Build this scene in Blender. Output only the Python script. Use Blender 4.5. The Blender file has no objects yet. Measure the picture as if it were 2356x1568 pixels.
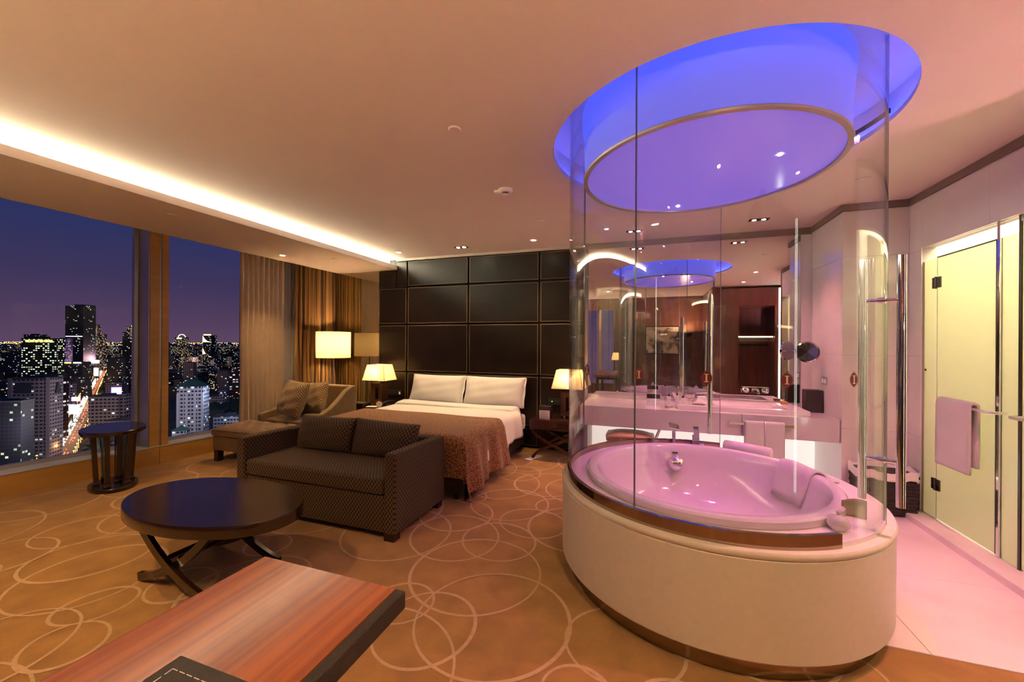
import bpy, bmesh, math, random
from math import sin, cos, pi, radians as RAD, sqrt
from mathutils import Vector, Matrix
random.seed(7)
S = bpy.context.scene
COL = S.collection

# ---------------------------------------------------------------- camera
FPX, CAMH, YAW, ROLL, HORY = 911.0, 1.5, RAD(19.1), RAD(0.33), 788.0
CF = Vector((-sin(YAW), cos(YAW), 0)); CR = Vector((cos(YAW), sin(YAW), 0)); CU = Vector((0, 0, 1))
cd = bpy.data.cameras.new('camera'); cam = bpy.data.objects.new('camera', cd); COL.objects.link(cam)
cd.sensor_fit = 'HORIZONTAL'; cd.sensor_width = 36.0; cd.lens = 36.0 * FPX / 2356.0
cd.shift_y = 4.0 / 2356.0; cd.clip_start = 0.03; cd.clip_end = 60000
r2 = CR * cos(ROLL) + CU * sin(ROLL); u2 = CU * cos(ROLL) - CR * sin(ROLL)
cam.matrix_world = Matrix(((r2.x, u2.x, -CF.x, 0), (r2.y, u2.y, -CF.y, 0), (r2.z, u2.z, -CF.z, CAMH), (0, 0, 0, 1)))
S.camera = cam

# ---------------------------------------------------------------- view
S.view_settings.view_transform = 'Standard'; S.view_settings.look = 'None'
S.view_settings.gamma = 1.0; S.view_settings.use_curve_mapping = False
S.view_settings.exposure = 0.8
S.cycles.use_denoising = True
S.cycles.max_bounces = 10; S.cycles.diffuse_bounces = 4; S.cycles.glossy_bounces = 6
S.cycles.transmission_bounces = 8; S.cycles.transparent_max_bounces = 24
S.cycles.caustics_reflective = False; S.cycles.caustics_refractive = False
S.cycles.sample_clamp_indirect = 14.0

# ---------------------------------------------------------------- world: dusk sky
W = bpy.data.worlds.new('dusk_sky'); S.world = W; W.use_nodes = True
nt = W.node_tree; bg = nt.nodes['Background']
tc = nt.nodes.new('ShaderNodeTexCoord'); sp = nt.nodes.new('ShaderNodeSeparateXYZ'); rp = nt.nodes.new('ShaderNodeValToRGB')
nt.links.new(tc.outputs['Generated'], sp.inputs[0]); nt.links.new(sp.outputs['Z'], rp.inputs[0]); nt.links.new(rp.outputs[0], bg.inputs[0])
cr = rp.color_ramp
cr.elements[0].position = 0.0; cr.elements[0].color = (0.044, 0.024, 0.044, 1)
cr.elements[1].position = 0.45; cr.elements[1].color = (0.003, 0.013, 0.045, 1)
for p_, c_ in ((0.045, (0.033, 0.019, 0.040, 1)), (0.11, (0.020, 0.0145, 0.037, 1)), (0.19, (0.012, 0.013, 0.042, 1)), (0.27, (0.006, 0.014, 0.042, 1))):
    e_ = cr.elements.new(p_); e_.color = c_
bg.inputs[1].default_value = 1.55

# ---------------------------------------------------------------- lamp helpers (large lights are set here; each lamp's own light stays in its builder)
WARM = (1.0, 0.60, 0.26); WARMW = (1.0, 0.70, 0.38); PINK = (1.0, 0.35, 0.40); MAUVE = (1.0, 0.14, 0.66); BLUE = (0.075, 0.12, 1.0); COVE = (1.0, 0.97, 0.70)
L_SPOT = 75.0; L_COVE = 17.0; L_BLUE = 6.0; L_TUB = 30.0; L_FILL = (40.0, 60.0, 80.0, 62.0)

def light(name, kind, loc, power, color, parent=None, **kw):
    ld = bpy.data.lights.new(name, kind); ld.energy = power; ld.color = color
    for k, v in kw.items(): setattr(ld, k, v)
    o = bpy.data.objects.new(name, ld); COL.objects.link(o); o.location = loc
    if parent: o.parent = parent; o.matrix_parent_inverse = parent.matrix_world.inverted()
    return o

# ---------------------------------------------------------------- object helpers
def tag(o, label=None, cat=None, group=None, kind=None):
    if label: o['label'] = label
    if cat: o['category'] = cat
    if group: o['group'] = group
    if kind: o['kind'] = kind
    return o
def thing(name, label, cat, loc=(0, 0, 0), rz=0.0, group=None, kind=None):
    o = bpy.data.objects.new(name, None); COL.objects.link(o); o.empty_display_size = 0.1
    o.location = loc; o.rotation_euler = (0, 0, rz)
    return tag(o, label, cat, group, kind)

class MB:
    def __init__(s): s.v = []; s.f = []
    def add(s, vs, fs, m=None):
        b = len(s.v)
        s.v += [tuple(m @ Vector(p)) if m else tuple(p) for p in vs]
        s.f += [[i + b for i in f] for f in fs]
        return s
    def box(s, x0, x1, y0, y1, z0, z1, m=None):
        vs = [(x0, y0, z0), (x1, y0, z0), (x1, y1, z0), (x0, y1, z0), (x0, y0, z1), (x1, y0, z1), (x1, y1, z1), (x0, y1, z1)]
        return s.add(vs, [(3, 2, 1, 0), (4, 5, 6, 7), (0, 1, 5, 4), (1, 2, 6, 5), (2, 3, 7, 6), (3, 0, 4, 7)], m)
    def cbox(s, c, d, m=None):
        return s.box(c[0]-d[0]/2, c[0]+d[0]/2, c[1]-d[1]/2, c[1]+d[1]/2, c[2]-d[2]/2, c[2]+d[2]/2, m)
    def prism(s, poly, z0, z1, m=None):
        n = len(poly); vs = [(p[0], p[1], z0) for p in poly] + [(p[0], p[1], z1) for p in poly]
        fs = [list(range(n))[::-1], list(range(n, 2*n))] + [(i, (i+1) % n, (i+1) % n + n, i + n) for i in range(n)]
        return s.add(vs, fs, m)
    def lathe(s, prof, n=48, c=(0, 0), sx=1.0, sy=1.0, a0=0.0, a1=2*pi, m=None):
        full = abs(a1 - a0 - 2*pi) < 1e-6; k = n if full else n + 1
        vs = []; fs = []
        for i in range(k):
            a = a0 + (a1 - a0) * i / n
            for r, z in prof: vs.append((c[0] + r*cos(a)*sx, c[1] + r*sin(a)*sy, z))
        q = len(prof)
        for i in range(n):
            j = (i + 1) % k
            for t in range(q - 1):
                fs.append((i*q + t, j*q + t, j*q + t + 1, i*q + t + 1))
        return s.add(vs, fs, m)
    def cyl(s, c, r, z0, z1, n=24, sx=1.0, sy=1.0, r2=None, m=None):
        return s.lathe([(0.0001, z0), (r, z0), (r if r2 is None else r2, z1), (0.0001, z1)], n, c, sx, sy, m=m)
    def tube(s, pts, r, n=8, closed=False, flat=None, m=None):
        pts = [Vector(p) for p in pts]; N = len(pts); vs = []; fs = []
        up0 = None
        for i, p in enumerate(pts):
            if closed: t = pts[(i+1) % N] - pts[i-1]
            else: t = pts[min(i+1, N-1)] - pts[max(i-1, 0)]
            t.normalize()
            if up0 is None: up0 = Vector((0, 0, 1)) if abs(t.z) < 0.9 else Vector((1, 0, 0))
            b = t.cross(up0); b.normalize(); u = b.cross(t); up0 = u
            rr = r[i] if isinstance(r, (list, tuple)) else r
            ra, rb = (rr, rr) if flat is None else (rr*flat[0], rr*flat[1])
            for k in range(n):
                a = 2*pi*k/n + (pi/n if flat else 0)
                vs.append(p + b*cos(a)*ra + u*sin(a)*rb)
        for i in range(N if closed else N-1):
            j = (i+1) % N
            for k in range(n):
                fs.append((i*n+k, i*n+(k+1) % n, j*n+(k+1) % n, j*n+k))
        if not closed:
            fs.append(list(range(n))[::-1]); fs.append([(N-1)*n + k for k in range(n)])
        return s.add(vs, fs, m)
    def grid(s, fn, nu, nv, cu=False, cv=False, m=None):
        vs = [fn(i/nu, j/nv) for i in range(nu + (0 if cu else 1)) for j in range(nv + (0 if cv else 1))]
        ku = nu if cu else nu+1; kv = nv if cv else nv+1; fs = []
        for i in range(nu):
            for j in range(nv):
                a, b = i, (i+1) % ku; c, d = j, (j+1) % kv
                fs.append((a*kv+c, b*kv+c, b*kv+d, a*kv+d))
        return s.add(vs, fs, m)
    def mesh(s, name, bevel=0.0, seg=2, ang=35, merge=False, solid=0.0):
        bm = bmesh.new(); bv = [bm.verts.new(p) for p in s.v]
        for f in s.f:
            try: bm.faces.new([bv[i] for i in f])
            except ValueError: pass
        if merge: bmesh.ops.remove_doubles(bm, verts=bm.verts, dist=1e-4)
        bmesh.ops.recalc_face_normals(bm, faces=bm.faces)
        if bevel > 0:
            es = [e for e in bm.edges if len(e.link_faces) == 2 and e.calc_face_angle(0) > RAD(30)]
            bmesh.ops.bevel(bm, geom=es, offset=bevel, segments=seg, profile=0.5, affect='EDGES', clamp_overlap=True)
        me = bpy.data.meshes.new(name); bm.to_mesh(me); bm.free()
        me.shade_smooth(); me.set_sharp_from_angle(angle=RAD(ang))
        return me
    def obj(s, name, mat, parent=None, bevel=0.0, seg=2, ang=35, merge=False, solid=0.0, label=None, cat=None, group=None, kind=None, loc=None, rz=None, origin=None):
        if origin:
            s.v = [(p[0]-origin[0], p[1]-origin[1], p[2]-origin[2]) for p in s.v]; loc = origin
        me = s.mesh(name, bevel, seg, ang, merge, solid); me.materials.append(mat)
        o = bpy.data.objects.new(name, me); COL.objects.link(o)
        if solid: md = o.modifiers.new('thickness', 'SOLIDIFY'); md.thickness = solid; md.offset = 0.0
        if bevel: wn = o.modifiers.new('flat_normals', 'WEIGHTED_NORMAL'); wn.keep_sharp = True; wn.weight = 80
        if loc: o.location = loc
        if rz is not None: o.rotation_euler = (0, 0, rz)
        if parent: o.parent = parent
        return tag(o, label, cat, group, kind)
def link_mesh(name, me, parent=None, loc=(0, 0, 0), rot=(0, 0, 0), scale=None):
    o = bpy.data.objects.new(name, me); COL.objects.link(o); o.location = loc; o.rotation_euler = rot
    if scale: o.scale = scale
    o.parent = parent
    return o
def copy_tree(o, parent=None):
    c = o.copy(); COL.objects.link(c); c.parent = parent
    for ch in [x for x in bpy.data.objects if x.parent == o]: copy_tree(ch, c)
    return c

# ---------------------------------------------------------------- materials
def new_mat(name):
    m = bpy.data.materials.new(name); m.use_nodes = True
    nt = m.node_tree; b = nt.nodes['Principled BSDF']
    return m, nt, b
def N(nt, t, **kw):
    n = nt.nodes.new(t)
    for k, v in kw.items(): setattr(n, k, v)
    return n
def coords(nt, scale=(1, 1, 1), kind='Object'):
    tc = N(nt, 'ShaderNodeTexCoord'); mp = N(nt, 'ShaderNodeMapping'); mp.inputs['Scale'].default_value = scale
    nt.links.new(tc.outputs[kind], mp.inputs[0]); return mp.outputs[0]
def mat(name, col, rough=0.5, metal=0.0, col2=None, nscale=8.0, stretch=(1, 1, 1), bump=0.0, bscale=200.0, spec=None, coat=0.0, sheen=0.0, emit=None, estr=0.0, contrast=(0.3, 0.7)):
    m, nt, b = new_mat(name)
    b.inputs['Base Color'].default_value = (*col, 1); b.inputs['Roughness'].default_value = rough; b.inputs['Metallic'].default_value = metal
    if spec is not None: b.inputs['Specular IOR Level'].default_value = spec
    b.inputs['Coat Weight'].default_value = coat; b.inputs['Coat Roughness'].default_value = 0.08
    b.inputs['Sheen Weight'].default_value = sheen
    if col2:
        v = coords(nt, stretch); no = N(nt, 'ShaderNodeTexNoise'); no.inputs['Scale'].default_value = nscale; no.inputs['Detail'].default_value = 5
        nt.links.new(v, no.inputs[0]); r = N(nt, 'ShaderNodeValToRGB'); nt.links.new(no.outputs[0], r.inputs[0])
        r.color_ramp.elements[0].position = contrast[0]; r.color_ramp.elements[1].position = contrast[1]
        r.color_ramp.elements[0].color = (*col, 1); r.color_ramp.elements[1].color = (*col2, 1)
        nt.links.new(r.outputs[0], b.inputs['Base Color'])
    if bump:
        v = coords(nt); no = N(nt, 'ShaderNodeTexNoise'); no.inputs['Scale'].default_value = bscale; no.inputs['Detail'].default_value = 3
        nt.links.new(v, no.inputs[0]); bp = N(nt, 'ShaderNodeBump'); bp.inputs['Strength'].default_value = bump; bp.inputs['Distance'].default_value = 0.01
        nt.links.new(no.outputs[0], bp.inputs['Height']); nt.links.new(bp.outputs[0], b.inputs['Normal'])
    if emit: b.inputs['Emission Color'].default_value = (*emit, 1); b.inputs['Emission Strength'].default_value = estr
    return m
def emis(name, col, s):
    m, nt, b = new_mat(name); b.inputs['Base Color'].default_value = (*[min(1, c) for c in col], 1)
    b.inputs['Emission Color'].default_value = (*col, 1); b.inputs['Emission Strength'].default_value = s
    return m
def thin_glass(name, tint=(1, 1, 1), ior=1.45, rough=0.0):
    m = bpy.data.materials.new(name); m.use_nodes = True; nt = m.node_tree; nt.nodes.clear()
    out = N(nt, 'ShaderNodeOutputMaterial'); mx = N(nt, 'ShaderNodeMixShader'); tr = N(nt, 'ShaderNodeBsdfTransparent'); gl = N(nt, 'ShaderNodeBsdfGlossy')
    fr = N(nt, 'ShaderNodeFresnel'); fr.inputs[0].default_value = ior
    tr.inputs[0].default_value = (*tint, 1); gl.inputs['Roughness'].default_value = rough
    # the node inverts the index on back faces; undo that so that both faces of a thin pane reflect alike
    ge = N(nt, 'ShaderNodeNewGeometry'); mi = N(nt, 'ShaderNodeMix'); mi.data_type = 'FLOAT'
    mi.inputs[2].default_value = ior; mi.inputs[3].default_value = 1.0 / ior
    nt.links.new(ge.outputs['Backfacing'], mi.inputs[0]); nt.links.new(mi.outputs[0], fr.inputs[0])
    nt.links.new(fr.outputs[0], mx.inputs[0]); nt.links.new(tr.outputs[0], mx.inputs[1]); nt.links.new(gl.outputs[0], mx.inputs[2]); nt.links.new(mx.outputs[0], out.inputs[0])
    return m
def shade_mat(name, col, glow=0.0, tr=0.5):
    m = bpy.data.materials.new(name); m.use_nodes = True; nt = m.node_tree; nt.nodes.clear()
    out = N(nt, 'ShaderNodeOutputMaterial'); mx = N(nt, 'ShaderNodeMixShader'); tl = N(nt, 'ShaderNodeBsdfTranslucent'); df = N(nt, 'ShaderNodeBsdfDiffuse')
    tl.inputs[0].default_value = (*col, 1); df.inputs[0].default_value = (*col, 1); mx.inputs[0].default_value = 1.0 - tr
    nt.links.new(tl.outputs[0], mx.inputs[1]); nt.links.new(df.outputs[0], mx.inputs[2])
    if glow:
        ad = N(nt, 'ShaderNodeAddShader'); em = N(nt, 'ShaderNodeEmission'); em.inputs[0].default_value = (*col, 1); em.inputs[1].default_value = glow
        nt.links.new(mx.outputs[0], ad.inputs[0]); nt.links.new(em.outputs[0], ad.inputs[1]); nt.links.new(ad.outputs[0], out.inputs[0])
    else: nt.links.new(mx.outputs[0], out.inputs[0])
    return m
def plane_uv(nt):
    """two surface coordinates chosen by the facing axis of the object-space normal"""
    tc = N(nt, 'ShaderNodeTexCoord'); so = N(nt, 'ShaderNodeSeparateXYZ'); nt.links.new(tc.outputs['Object'], so.inputs[0])
    ab = N(nt, 'ShaderNodeVectorMath', operation='ABSOLUTE'); nt.links.new(tc.outputs['Normal'], ab.inputs[0])
    sn = N(nt, 'ShaderNodeSeparateXYZ'); nt.links.new(ab.outputs[0], sn.inputs[0])
    gx = N(nt, 'ShaderNodeMath', operation='GREATER_THAN'); nt.links.new(sn.outputs['X'], gx.inputs[0]); gx.inputs[1].default_value = 0.7
    gz = N(nt, 'ShaderNodeMath', operation='GREATER_THAN'); nt.links.new(sn.outputs['Z'], gz.inputs[0]); gz.inputs[1].default_value = 0.7
    mu = N(nt, 'ShaderNodeMix'); mu.data_type = 'FLOAT'; nt.links.new(gx.outputs[0], mu.inputs[0]); nt.links.new(so.outputs['X'], mu.inputs[2]); nt.links.new(so.outputs['Y'], mu.inputs[3])
    mv = N(nt, 'ShaderNodeMix'); mv.data_type = 'FLOAT'; nt.links.new(gz.outputs[0], mv.inputs[0]); nt.links.new(so.outputs['Z'], mv.inputs[2]); nt.links.new(so.outputs['Y'], mv.inputs[3])
    return mu.outputs[0], mv.outputs[0], gz.outputs[0]
def M1(nt, op, a, b=None, c=None):
    n = N(nt, 'ShaderNodeMath', operation=op)
    for i, x in enumerate((a, b, c)):
        if x is None: continue
        if isinstance(x, (int, float)): n.inputs[i].default_value = x
        else: nt.links.new(x, n.inputs[i])
    return n.outputs[0]
def diamond_mat(name, base, line, cw, chh, lw, rough=0.75, sheen=0.3):
    m, nt, b = new_mat(name); u, v, gz = plane_uv(nt)
    us = M1(nt, 'DIVIDE', u, cw); vs = M1(nt, 'DIVIDE', v, chh)
    a = M1(nt, 'ABSOLUTE', M1(nt, 'SUBTRACT', M1(nt, 'FRACT', M1(nt, 'ADD', us, vs)), 0.5))
    c = M1(nt, 'ABSOLUTE', M1(nt, 'SUBTRACT', M1(nt, 'FRACT', M1(nt, 'SUBTRACT', us, vs)), 0.5))
    k = M1(nt, 'GREATER_THAN', M1(nt, 'MAXIMUM', a, c), 0.5 - lw)
    mx = N(nt, 'ShaderNodeMix'); mx.data_type = 'RGBA'; nt.links.new(k, mx.inputs[0]); mx.inputs[6].default_value = (*base, 1); mx.inputs[7].default_value = (*line, 1)
    nt.links.new(mx.outputs[2], b.inputs['Base Color']); b.inputs['Roughness'].default_value = rough; b.inputs['Sheen Weight'].default_value = sheen
    bp = N(nt, 'ShaderNodeBump'); bp.inputs['Strength'].default_value = 0.35; bp.inputs['Distance'].default_value = 0.002
    nt.links.new(M1(nt, 'SUBTRACT', 1.0, M1(nt, 'MAXIMUM', a, c)), bp.inputs['Height']); nt.links.new(bp.outputs[0], b.inputs['Normal'])
    return m
def facade_mat(name, wall, win_w, win_h, lit, colA, colB, strength, gap=0.35, seed=0.0, dark=(0.01, 0.012, 0.018), wall_emit=0.0):
    """flat facade print of a far block: window grid, some windows lit"""
    m, nt, b = new_mat(name); u, v, gz = plane_uv(nt)
    us = M1(nt, 'DIVIDE', u, win_w); vs = M1(nt, 'DIVIDE', v, win_h)
    fu = M1(nt, 'FRACT', us); fv = M1(nt, 'FRACT', vs)
    inw = M1(nt, 'MULTIPLY', M1(nt, 'GREATER_THAN', fu, gap*0.6), M1(nt, 'GREATER_THAN', fv, gap))
    inw = M1(nt, 'MULTIPLY', inw, M1(nt, 'SUBTRACT', 1.0, gz))
    cv = N(nt, 'ShaderNodeCombineXYZ'); nt.links.new(M1(nt, 'FLOOR', us), cv.inputs[0]); nt.links.new(M1(nt, 'FLOOR', vs), cv.inputs[1]); cv.inputs[2].default_value = seed
    wn = N(nt, 'ShaderNodeTexWhiteNoise'); wn.noise_dimensions = '3D'; nt.links.new(cv.outputs[0], wn.inputs[0])
    no = N(nt, 'ShaderNodeTexNoise'); no.inputs['Scale'].default_value = 0.25; nt.links.new(cv.outputs[0], no.inputs[0])
    th = M1(nt, 'ADD', wn.outputs['Value'], M1(nt, 'MULTIPLY', M1(nt, 'SUBTRACT', no.outputs[0], 0.5), 0.9))
    on = M1(nt, 'MULTIPLY', M1(nt, 'GREATER_THAN', th, 1.0 - lit), inw)
    sc = N(nt, 'ShaderNodeSeparateColor'); nt.links.new(wn.outputs['Color'], sc.inputs[0])
    mc = N(nt, 'ShaderNodeMix'); mc.data_type = 'RGBA'; nt.links.new(sc.outputs[1], mc.inputs[0]); mc.inputs[6].default_value = (*colA, 1); mc.inputs[7].default_value = (*colB, 1)
    base = N(nt, 'ShaderNodeMix'); base.data_type = 'RGBA'; nt.links.new(inw, base.inputs[0]); base.inputs[6].default_value = (*wall, 1); base.inputs[7].default_value = (*dark, 1)
    nt.links.new(base.outputs[2], b.inputs['Base Color'])
    ec = N(nt, 'ShaderNodeMix'); ec.data_type = 'RGBA'; nt.links.new(on, ec.inputs[0]); nt.links.new(base.outputs[2], ec.inputs[6]); nt.links.new(mc.outputs[2], ec.inputs[7])
    nt.links.new(ec.outputs[2], b.inputs['Emission Color'])
    es = M1(nt, 'ADD', wall_emit, M1(nt, 'MULTIPLY', on, M1(nt, 'MULTIPLY', strength, M1(nt, 'ADD', 0.35, sc.outputs[2]))))
    nt.links.new(es, b.inputs['Emission Strength']); b.inputs['Roughness'].default_value = 0.7
    return m
def wood_mat(name, c1, c2, rough, axis='y', scale=14.0, coat=0.3, fine=0.12, dist=0.8, det=8):
    st = {'x': (fine, 1, 1), 'y': (1, fine, 1), 'z': (1, 1, fine)}[axis]
    m, nt, b = new_mat(name); v = coords(nt, st); no = N(nt, 'ShaderNodeTexNoise'); no.inputs['Scale'].default_value = scale; no.inputs['Detail'].default_value = det; no.inputs['Distortion'].default_value = dist
    nt.links.new(v, no.inputs[0]); r = N(nt, 'ShaderNodeValToRGB'); nt.links.new(no.outputs[0], r.inputs[0])
    r.color_ramp.elements[0].position = 0.32; r.color_ramp.elements[1].position = 0.7
    r.color_ramp.elements[0].color = (*c1, 1); r.color_ramp.elements[1].color = (*c2, 1)
    nt.links.new(r.outputs[0], b.inputs['Base Color']); b.inputs['Roughness'].default_value = rough; b.inputs['Coat Weight'].default_value = coat; b.inputs['Coat Roughness'].default_value = rough*0.6
    return m

MT = {}
MT['ceiling'] = mat('ceiling_paint', (0.77, 0.67, 0.63), 0.9, col2=(0.79, 0.69, 0.65), nscale=3)
MT['carpet'] = mat('carpet_pile', (0.27, 0.125, 0.018), 0.95, col2=(0.44, 0.225, 0.040), nscale=5.5, bump=0.8, bscale=260, sheen=0.2, contrast=(0.25, 0.75))
MT['ring'] = mat('carpet_ring', (0.52, 0.34, 0.19), 0.95, col2=(0.60, 0.41, 0.25), nscale=40, bump=0.6, bscale=300)
MT['leather'] = mat('dark_leather', (0.006, 0.0035, 0.0022), 0.32, col2=(0.012, 0.0065, 0.004), nscale=4, bump=0.10, bscale=340, spec=0.32)
MT['piping'] = mat('tan_stitching', (0.30, 0.19, 0.10), 0.45)
MT['seam'] = mat('seam_black', (0.006, 0.004, 0.003), 0.7)
MT['marble'] = mat('white_marble', (0.80, 0.76, 0.73), 0.16, col2=(0.72, 0.68, 0.66), nscale=2.2, contrast=(0.45, 0.75))
MT['marble_floor'] = mat('polished_marble_floor', (0.78, 0.70, 0.66), 0.10, col2=(0.66, 0.55, 0.50), nscale=1.6, contrast=(0.5, 0.8))
MT['trim'] = mat('taupe_ceiling_trim', (0.20, 0.155, 0.13), 0.6)
MT['white'] = mat('white_gloss', (0.62, 0.57, 0.60), 0.08, coat=0.4)
MT['stone'] = mat('cream_stone', (0.72, 0.66, 0.56), 0.45, col2=(0.68, 0.62, 0.53), nscale=30)
MT['chrome'] = mat('chrome', (0.86, 0.86, 0.88), 0.06, 1.0)
MT['steel'] = mat('brushed_bronze_steel', (0.36, 0.29, 0.22), 0.11, 1.0)
MT['darkmetal'] = mat('dark_metal', (0.10, 0.09, 0.085), 0.3, 1.0)
MT['espresso'] = wood_mat('espresso_wood', (0.010, 0.0045, 0.003), (0.026, 0.010, 0.006), 0.22, 'x', 12, coat=0.6)
MT['nightwood'] = wood_mat('mahogany_wood', (0.035, 0.011, 0.008), (0.065, 0.020, 0.013), 0.18, 'x', 12, coat=0.5)
MT['deskwood'] = wood_mat('rosewood_desk', (0.17, 0.036, 0.008), (0.32, 0.085, 0.018), 0.24, 'y', 34, coat=0.45, fine=0.03, dist=0.1, det=3)
MT['sillwood'] = wood_mat('honey_wood', (0.42, 0.23, 0.06), (0.52, 0.30, 0.09), 0.4, 'y', 9, coat=0.1)
MT['wallwood'] = wood_mat('dark_wall_veneer', (0.050, 0.018, 0.013), (0.095, 0.034, 0.022), 0.3, 'z', 10, coat=0.2)
MT['lampwood'] = wood_mat('lamp_base_wood', (0.055, 0.022, 0.012), (0.09, 0.038, 0.02), 0.4, 'z', 10, coat=0.1)
MT['linen'] = mat('white_linen', (0.80, 0.77, 0.72), 0.85, bump=0.05, bscale=60, sheen=0.1)
MT['towel'] = mat('white_terry', (0.82, 0.78, 0.76), 0.95, bump=0.9, bscale=330, sheen=0.3)
MT['throw'] = mat('brown_woven_throw', (0.10, 0.038, 0.012), 0.85, col2=(0.40, 0.18, 0.055), nscale=85, contrast=(0.44, 0.56), sheen=0.2, bump=0.4, bscale=85)
MT['sofa'] = diamond_mat('sofa_diamond_fabric', (0.010, 0.0045, 0.002), (0.25, 0.135, 0.036), 0.030, 0.040, 0.055, sheen=0.05)
MT['pillowdia'] = diamond_mat('pillow_diamond_fabric', (0.10, 0.055, 0.022), (0.50, 0.36, 0.16), 0.034, 0.034, 0.13)
MT['velvet'] = mat('taupe_velvet', (0.14, 0.088, 0.032), 0.7, col2=(0.20, 0.13, 0.05), nscale=6, sheen=0.15)
MT['velvetd'] = mat('taupe_velvet_tufted', (0.18, 0.11, 0.055), 0.7, col2=(0.24, 0.155, 0.08), nscale=6, sheen=0.15)
MT['sheer'] = shade_mat('beige_curtain_cloth', (0.74, 0.60, 0.45), tr=0.12)
MT['whitesheer'] = shade_mat('white_sheer_cloth', (0.62, 0.58, 0.55), tr=0.3)
def striped_cloth():
    m = bpy.data.materials.new('brown_striped_curtain_cloth'); m.use_nodes = True; nt = m.node_tree; b = nt.nodes['Principled BSDF']
    v = coords(nt, (1, 55, 0.02)); no = N(nt, 'ShaderNodeTexNoise'); no.inputs['Scale'].default_value = 1.0; no.inputs['Detail'].default_value = 2; nt.links.new(v, no.inputs[0])
    r = N(nt, 'ShaderNodeValToRGB'); nt.links.new(no.outputs[0], r.inputs[0]); r.color_ramp.elements[0].position = 0.42; r.color_ramp.elements[1].position = 0.58
    r.color_ramp.elements[0].color = (0.09, 0.040, 0.010, 1); r.color_ramp.elements[1].color = (0.50, 0.30, 0.10, 1)
    nt.links.new(r.outputs[0], b.inputs['Base Color']); b.inputs['Roughness'].default_value = 0.55; b.inputs['Sheen Weight'].default_value = 0.4
    return m
MT['brown_curtain'] = striped_cloth()
MT['shade'] = shade_mat('cream_lampshade_cloth', (0.95, 0.80, 0.50))
MT['shadeband'] = mat('amber_shade_seam', (0.45, 0.22, 0.06), 0.8)
MT['glass'] = thin_glass('clear_glass', (0.985, 0.985, 0.985), 1.42)
MT['windowglass'] = thin_glass('coated_window_glass', (0.95, 0.96, 1.0), 1.10)
MT['glassedge'] = mat('glass_edge_dark', (0.10, 0.12, 0.13), 0.15)
MT['mirror'] = mat('mirror_silver', (0.86, 0.84, 0.84), 0.0, 1.0)
MT['mirror_bronze'] = mat('bronze_mirror', (1.0, 0.95, 0.75), 0.01, 1.0)
def frosted():
    m = bpy.data.materials.new('frosted_glass'); m.use_nodes = True; nt = m.node_tree; nt.nodes.clear()
    out = N(nt, 'ShaderNodeOutputMaterial'); a = N(nt, 'ShaderNodeMixShader'); b = N(nt, 'ShaderNodeMixShader'); tl = N(nt, 'ShaderNodeBsdfTranslucent'); df = N(nt, 'ShaderNodeBsdfDiffuse'); gl = N(nt, 'ShaderNodeBsdfGlossy')
    tl.inputs[0].default_value = (0.90, 0.89, 0.72, 1); df.inputs[0].default_value = (0.75, 0.78, 0.66, 1); gl.inputs['Roughness'].default_value = 0.03
    fr = N(nt, 'ShaderNodeFresnel'); fr.inputs[0].default_value = 1.35
    a.inputs[0].default_value = 0.3; nt.links.new(tl.outputs[0], a.inputs[1]); nt.links.new(df.outputs[0], a.inputs[2])
    nt.links.new(fr.outputs[0], b.inputs[0]); nt.links.new(a.outputs[0], b.inputs[1]); nt.links.new(gl.outputs[0], b.inputs[2]); nt.links.new(b.outputs[0], out.inputs[0])
    return m
MT['frosted'] = frosted()
MT['basket'] = mat('dark_wicker', (0.016, 0.010, 0.007), 0.6, col2=(0.035, 0.022, 0.014), nscale=60, bump=0.9, bscale=150)
MT['black'] = mat('black_plastic', (0.012, 0.011, 0.010), 0.35)
MT['blackbox'] = mat('dark_brown_leatherette', (0.022, 0.014, 0.010), 0.5, bump=0.3, bscale=300)
MT['paper'] = mat('white_paper', (0.85, 0.83, 0.82), 0.8)
MT['alu'] = mat('window_aluminium', (0.42, 0.43, 0.50), 0.35, 0.6)
MT['aluledge'] = mat('pale_sill_ledge', (0.50, 0.52, 0.60), 0.45)
MT['brownleather'] = mat('brown_stool_leather', (0.24, 0.12, 0.07), 0.4)
MT['emblem'] = mat('maroon_decal', (0.13, 0.018, 0.022), 0.5)
MT['emblem_i'] = mat('pale_decal_letter', (0.75, 0.62, 0.58), 0.5)
MT['lamp_on'] = emis('downlight_lens', (1.0, 0.86, 0.62), 40.0)
MT['lamp_pink'] = emis('downlight_lens_pink', (1.0, 0.75, 0.68), 40.0)
MT['cove'] = emis('cove_led', COVE, L_COVE)
MT['blue_led'] = emis('blue_led', BLUE, L_BLUE)
MT['white_led'] = emis('white_led', (0.92, 1.0, 0.80), 10.0)
MT['backlit'] = emis('backlit_panel', (1.0, 0.97, 0.90), 0.42)
MT['warm_led'] = emis('warm_led', (1.0, 0.72, 0.45), 7.0)
MT['green_led'] = emis('green_led', (0.05, 1.0, 0.15), 4.0)
MT['disc'] = mat('glossy_disc_painted_glow', (0.30, 0.27, 0.42), 0.12, 0.0, emit=(0.15, 0.12, 1.0), estr=0.32)  # blue light reflected by the disc is put into its material as glow
MT['picture'] = mat('ink_landscape_print', (0.62, 0.56, 0.46), 0.6, col2=(0.06, 0.05, 0.04), nscale=4, contrast=(0.45, 0.62))

# ================================================================ ROOM SHELL
CZ = 2.83                       # main ceiling
TC = (0.345, 2.915)             # centre of the round bath
BW = 5.45                       # bed wall plane
MW = 5.36                       # vanity mirror plane
def sillx(y): return -5.81 + 0.147 * (y - 1.96)     # the window wall runs slightly askew
SANG = math.atan(0.147)

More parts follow.
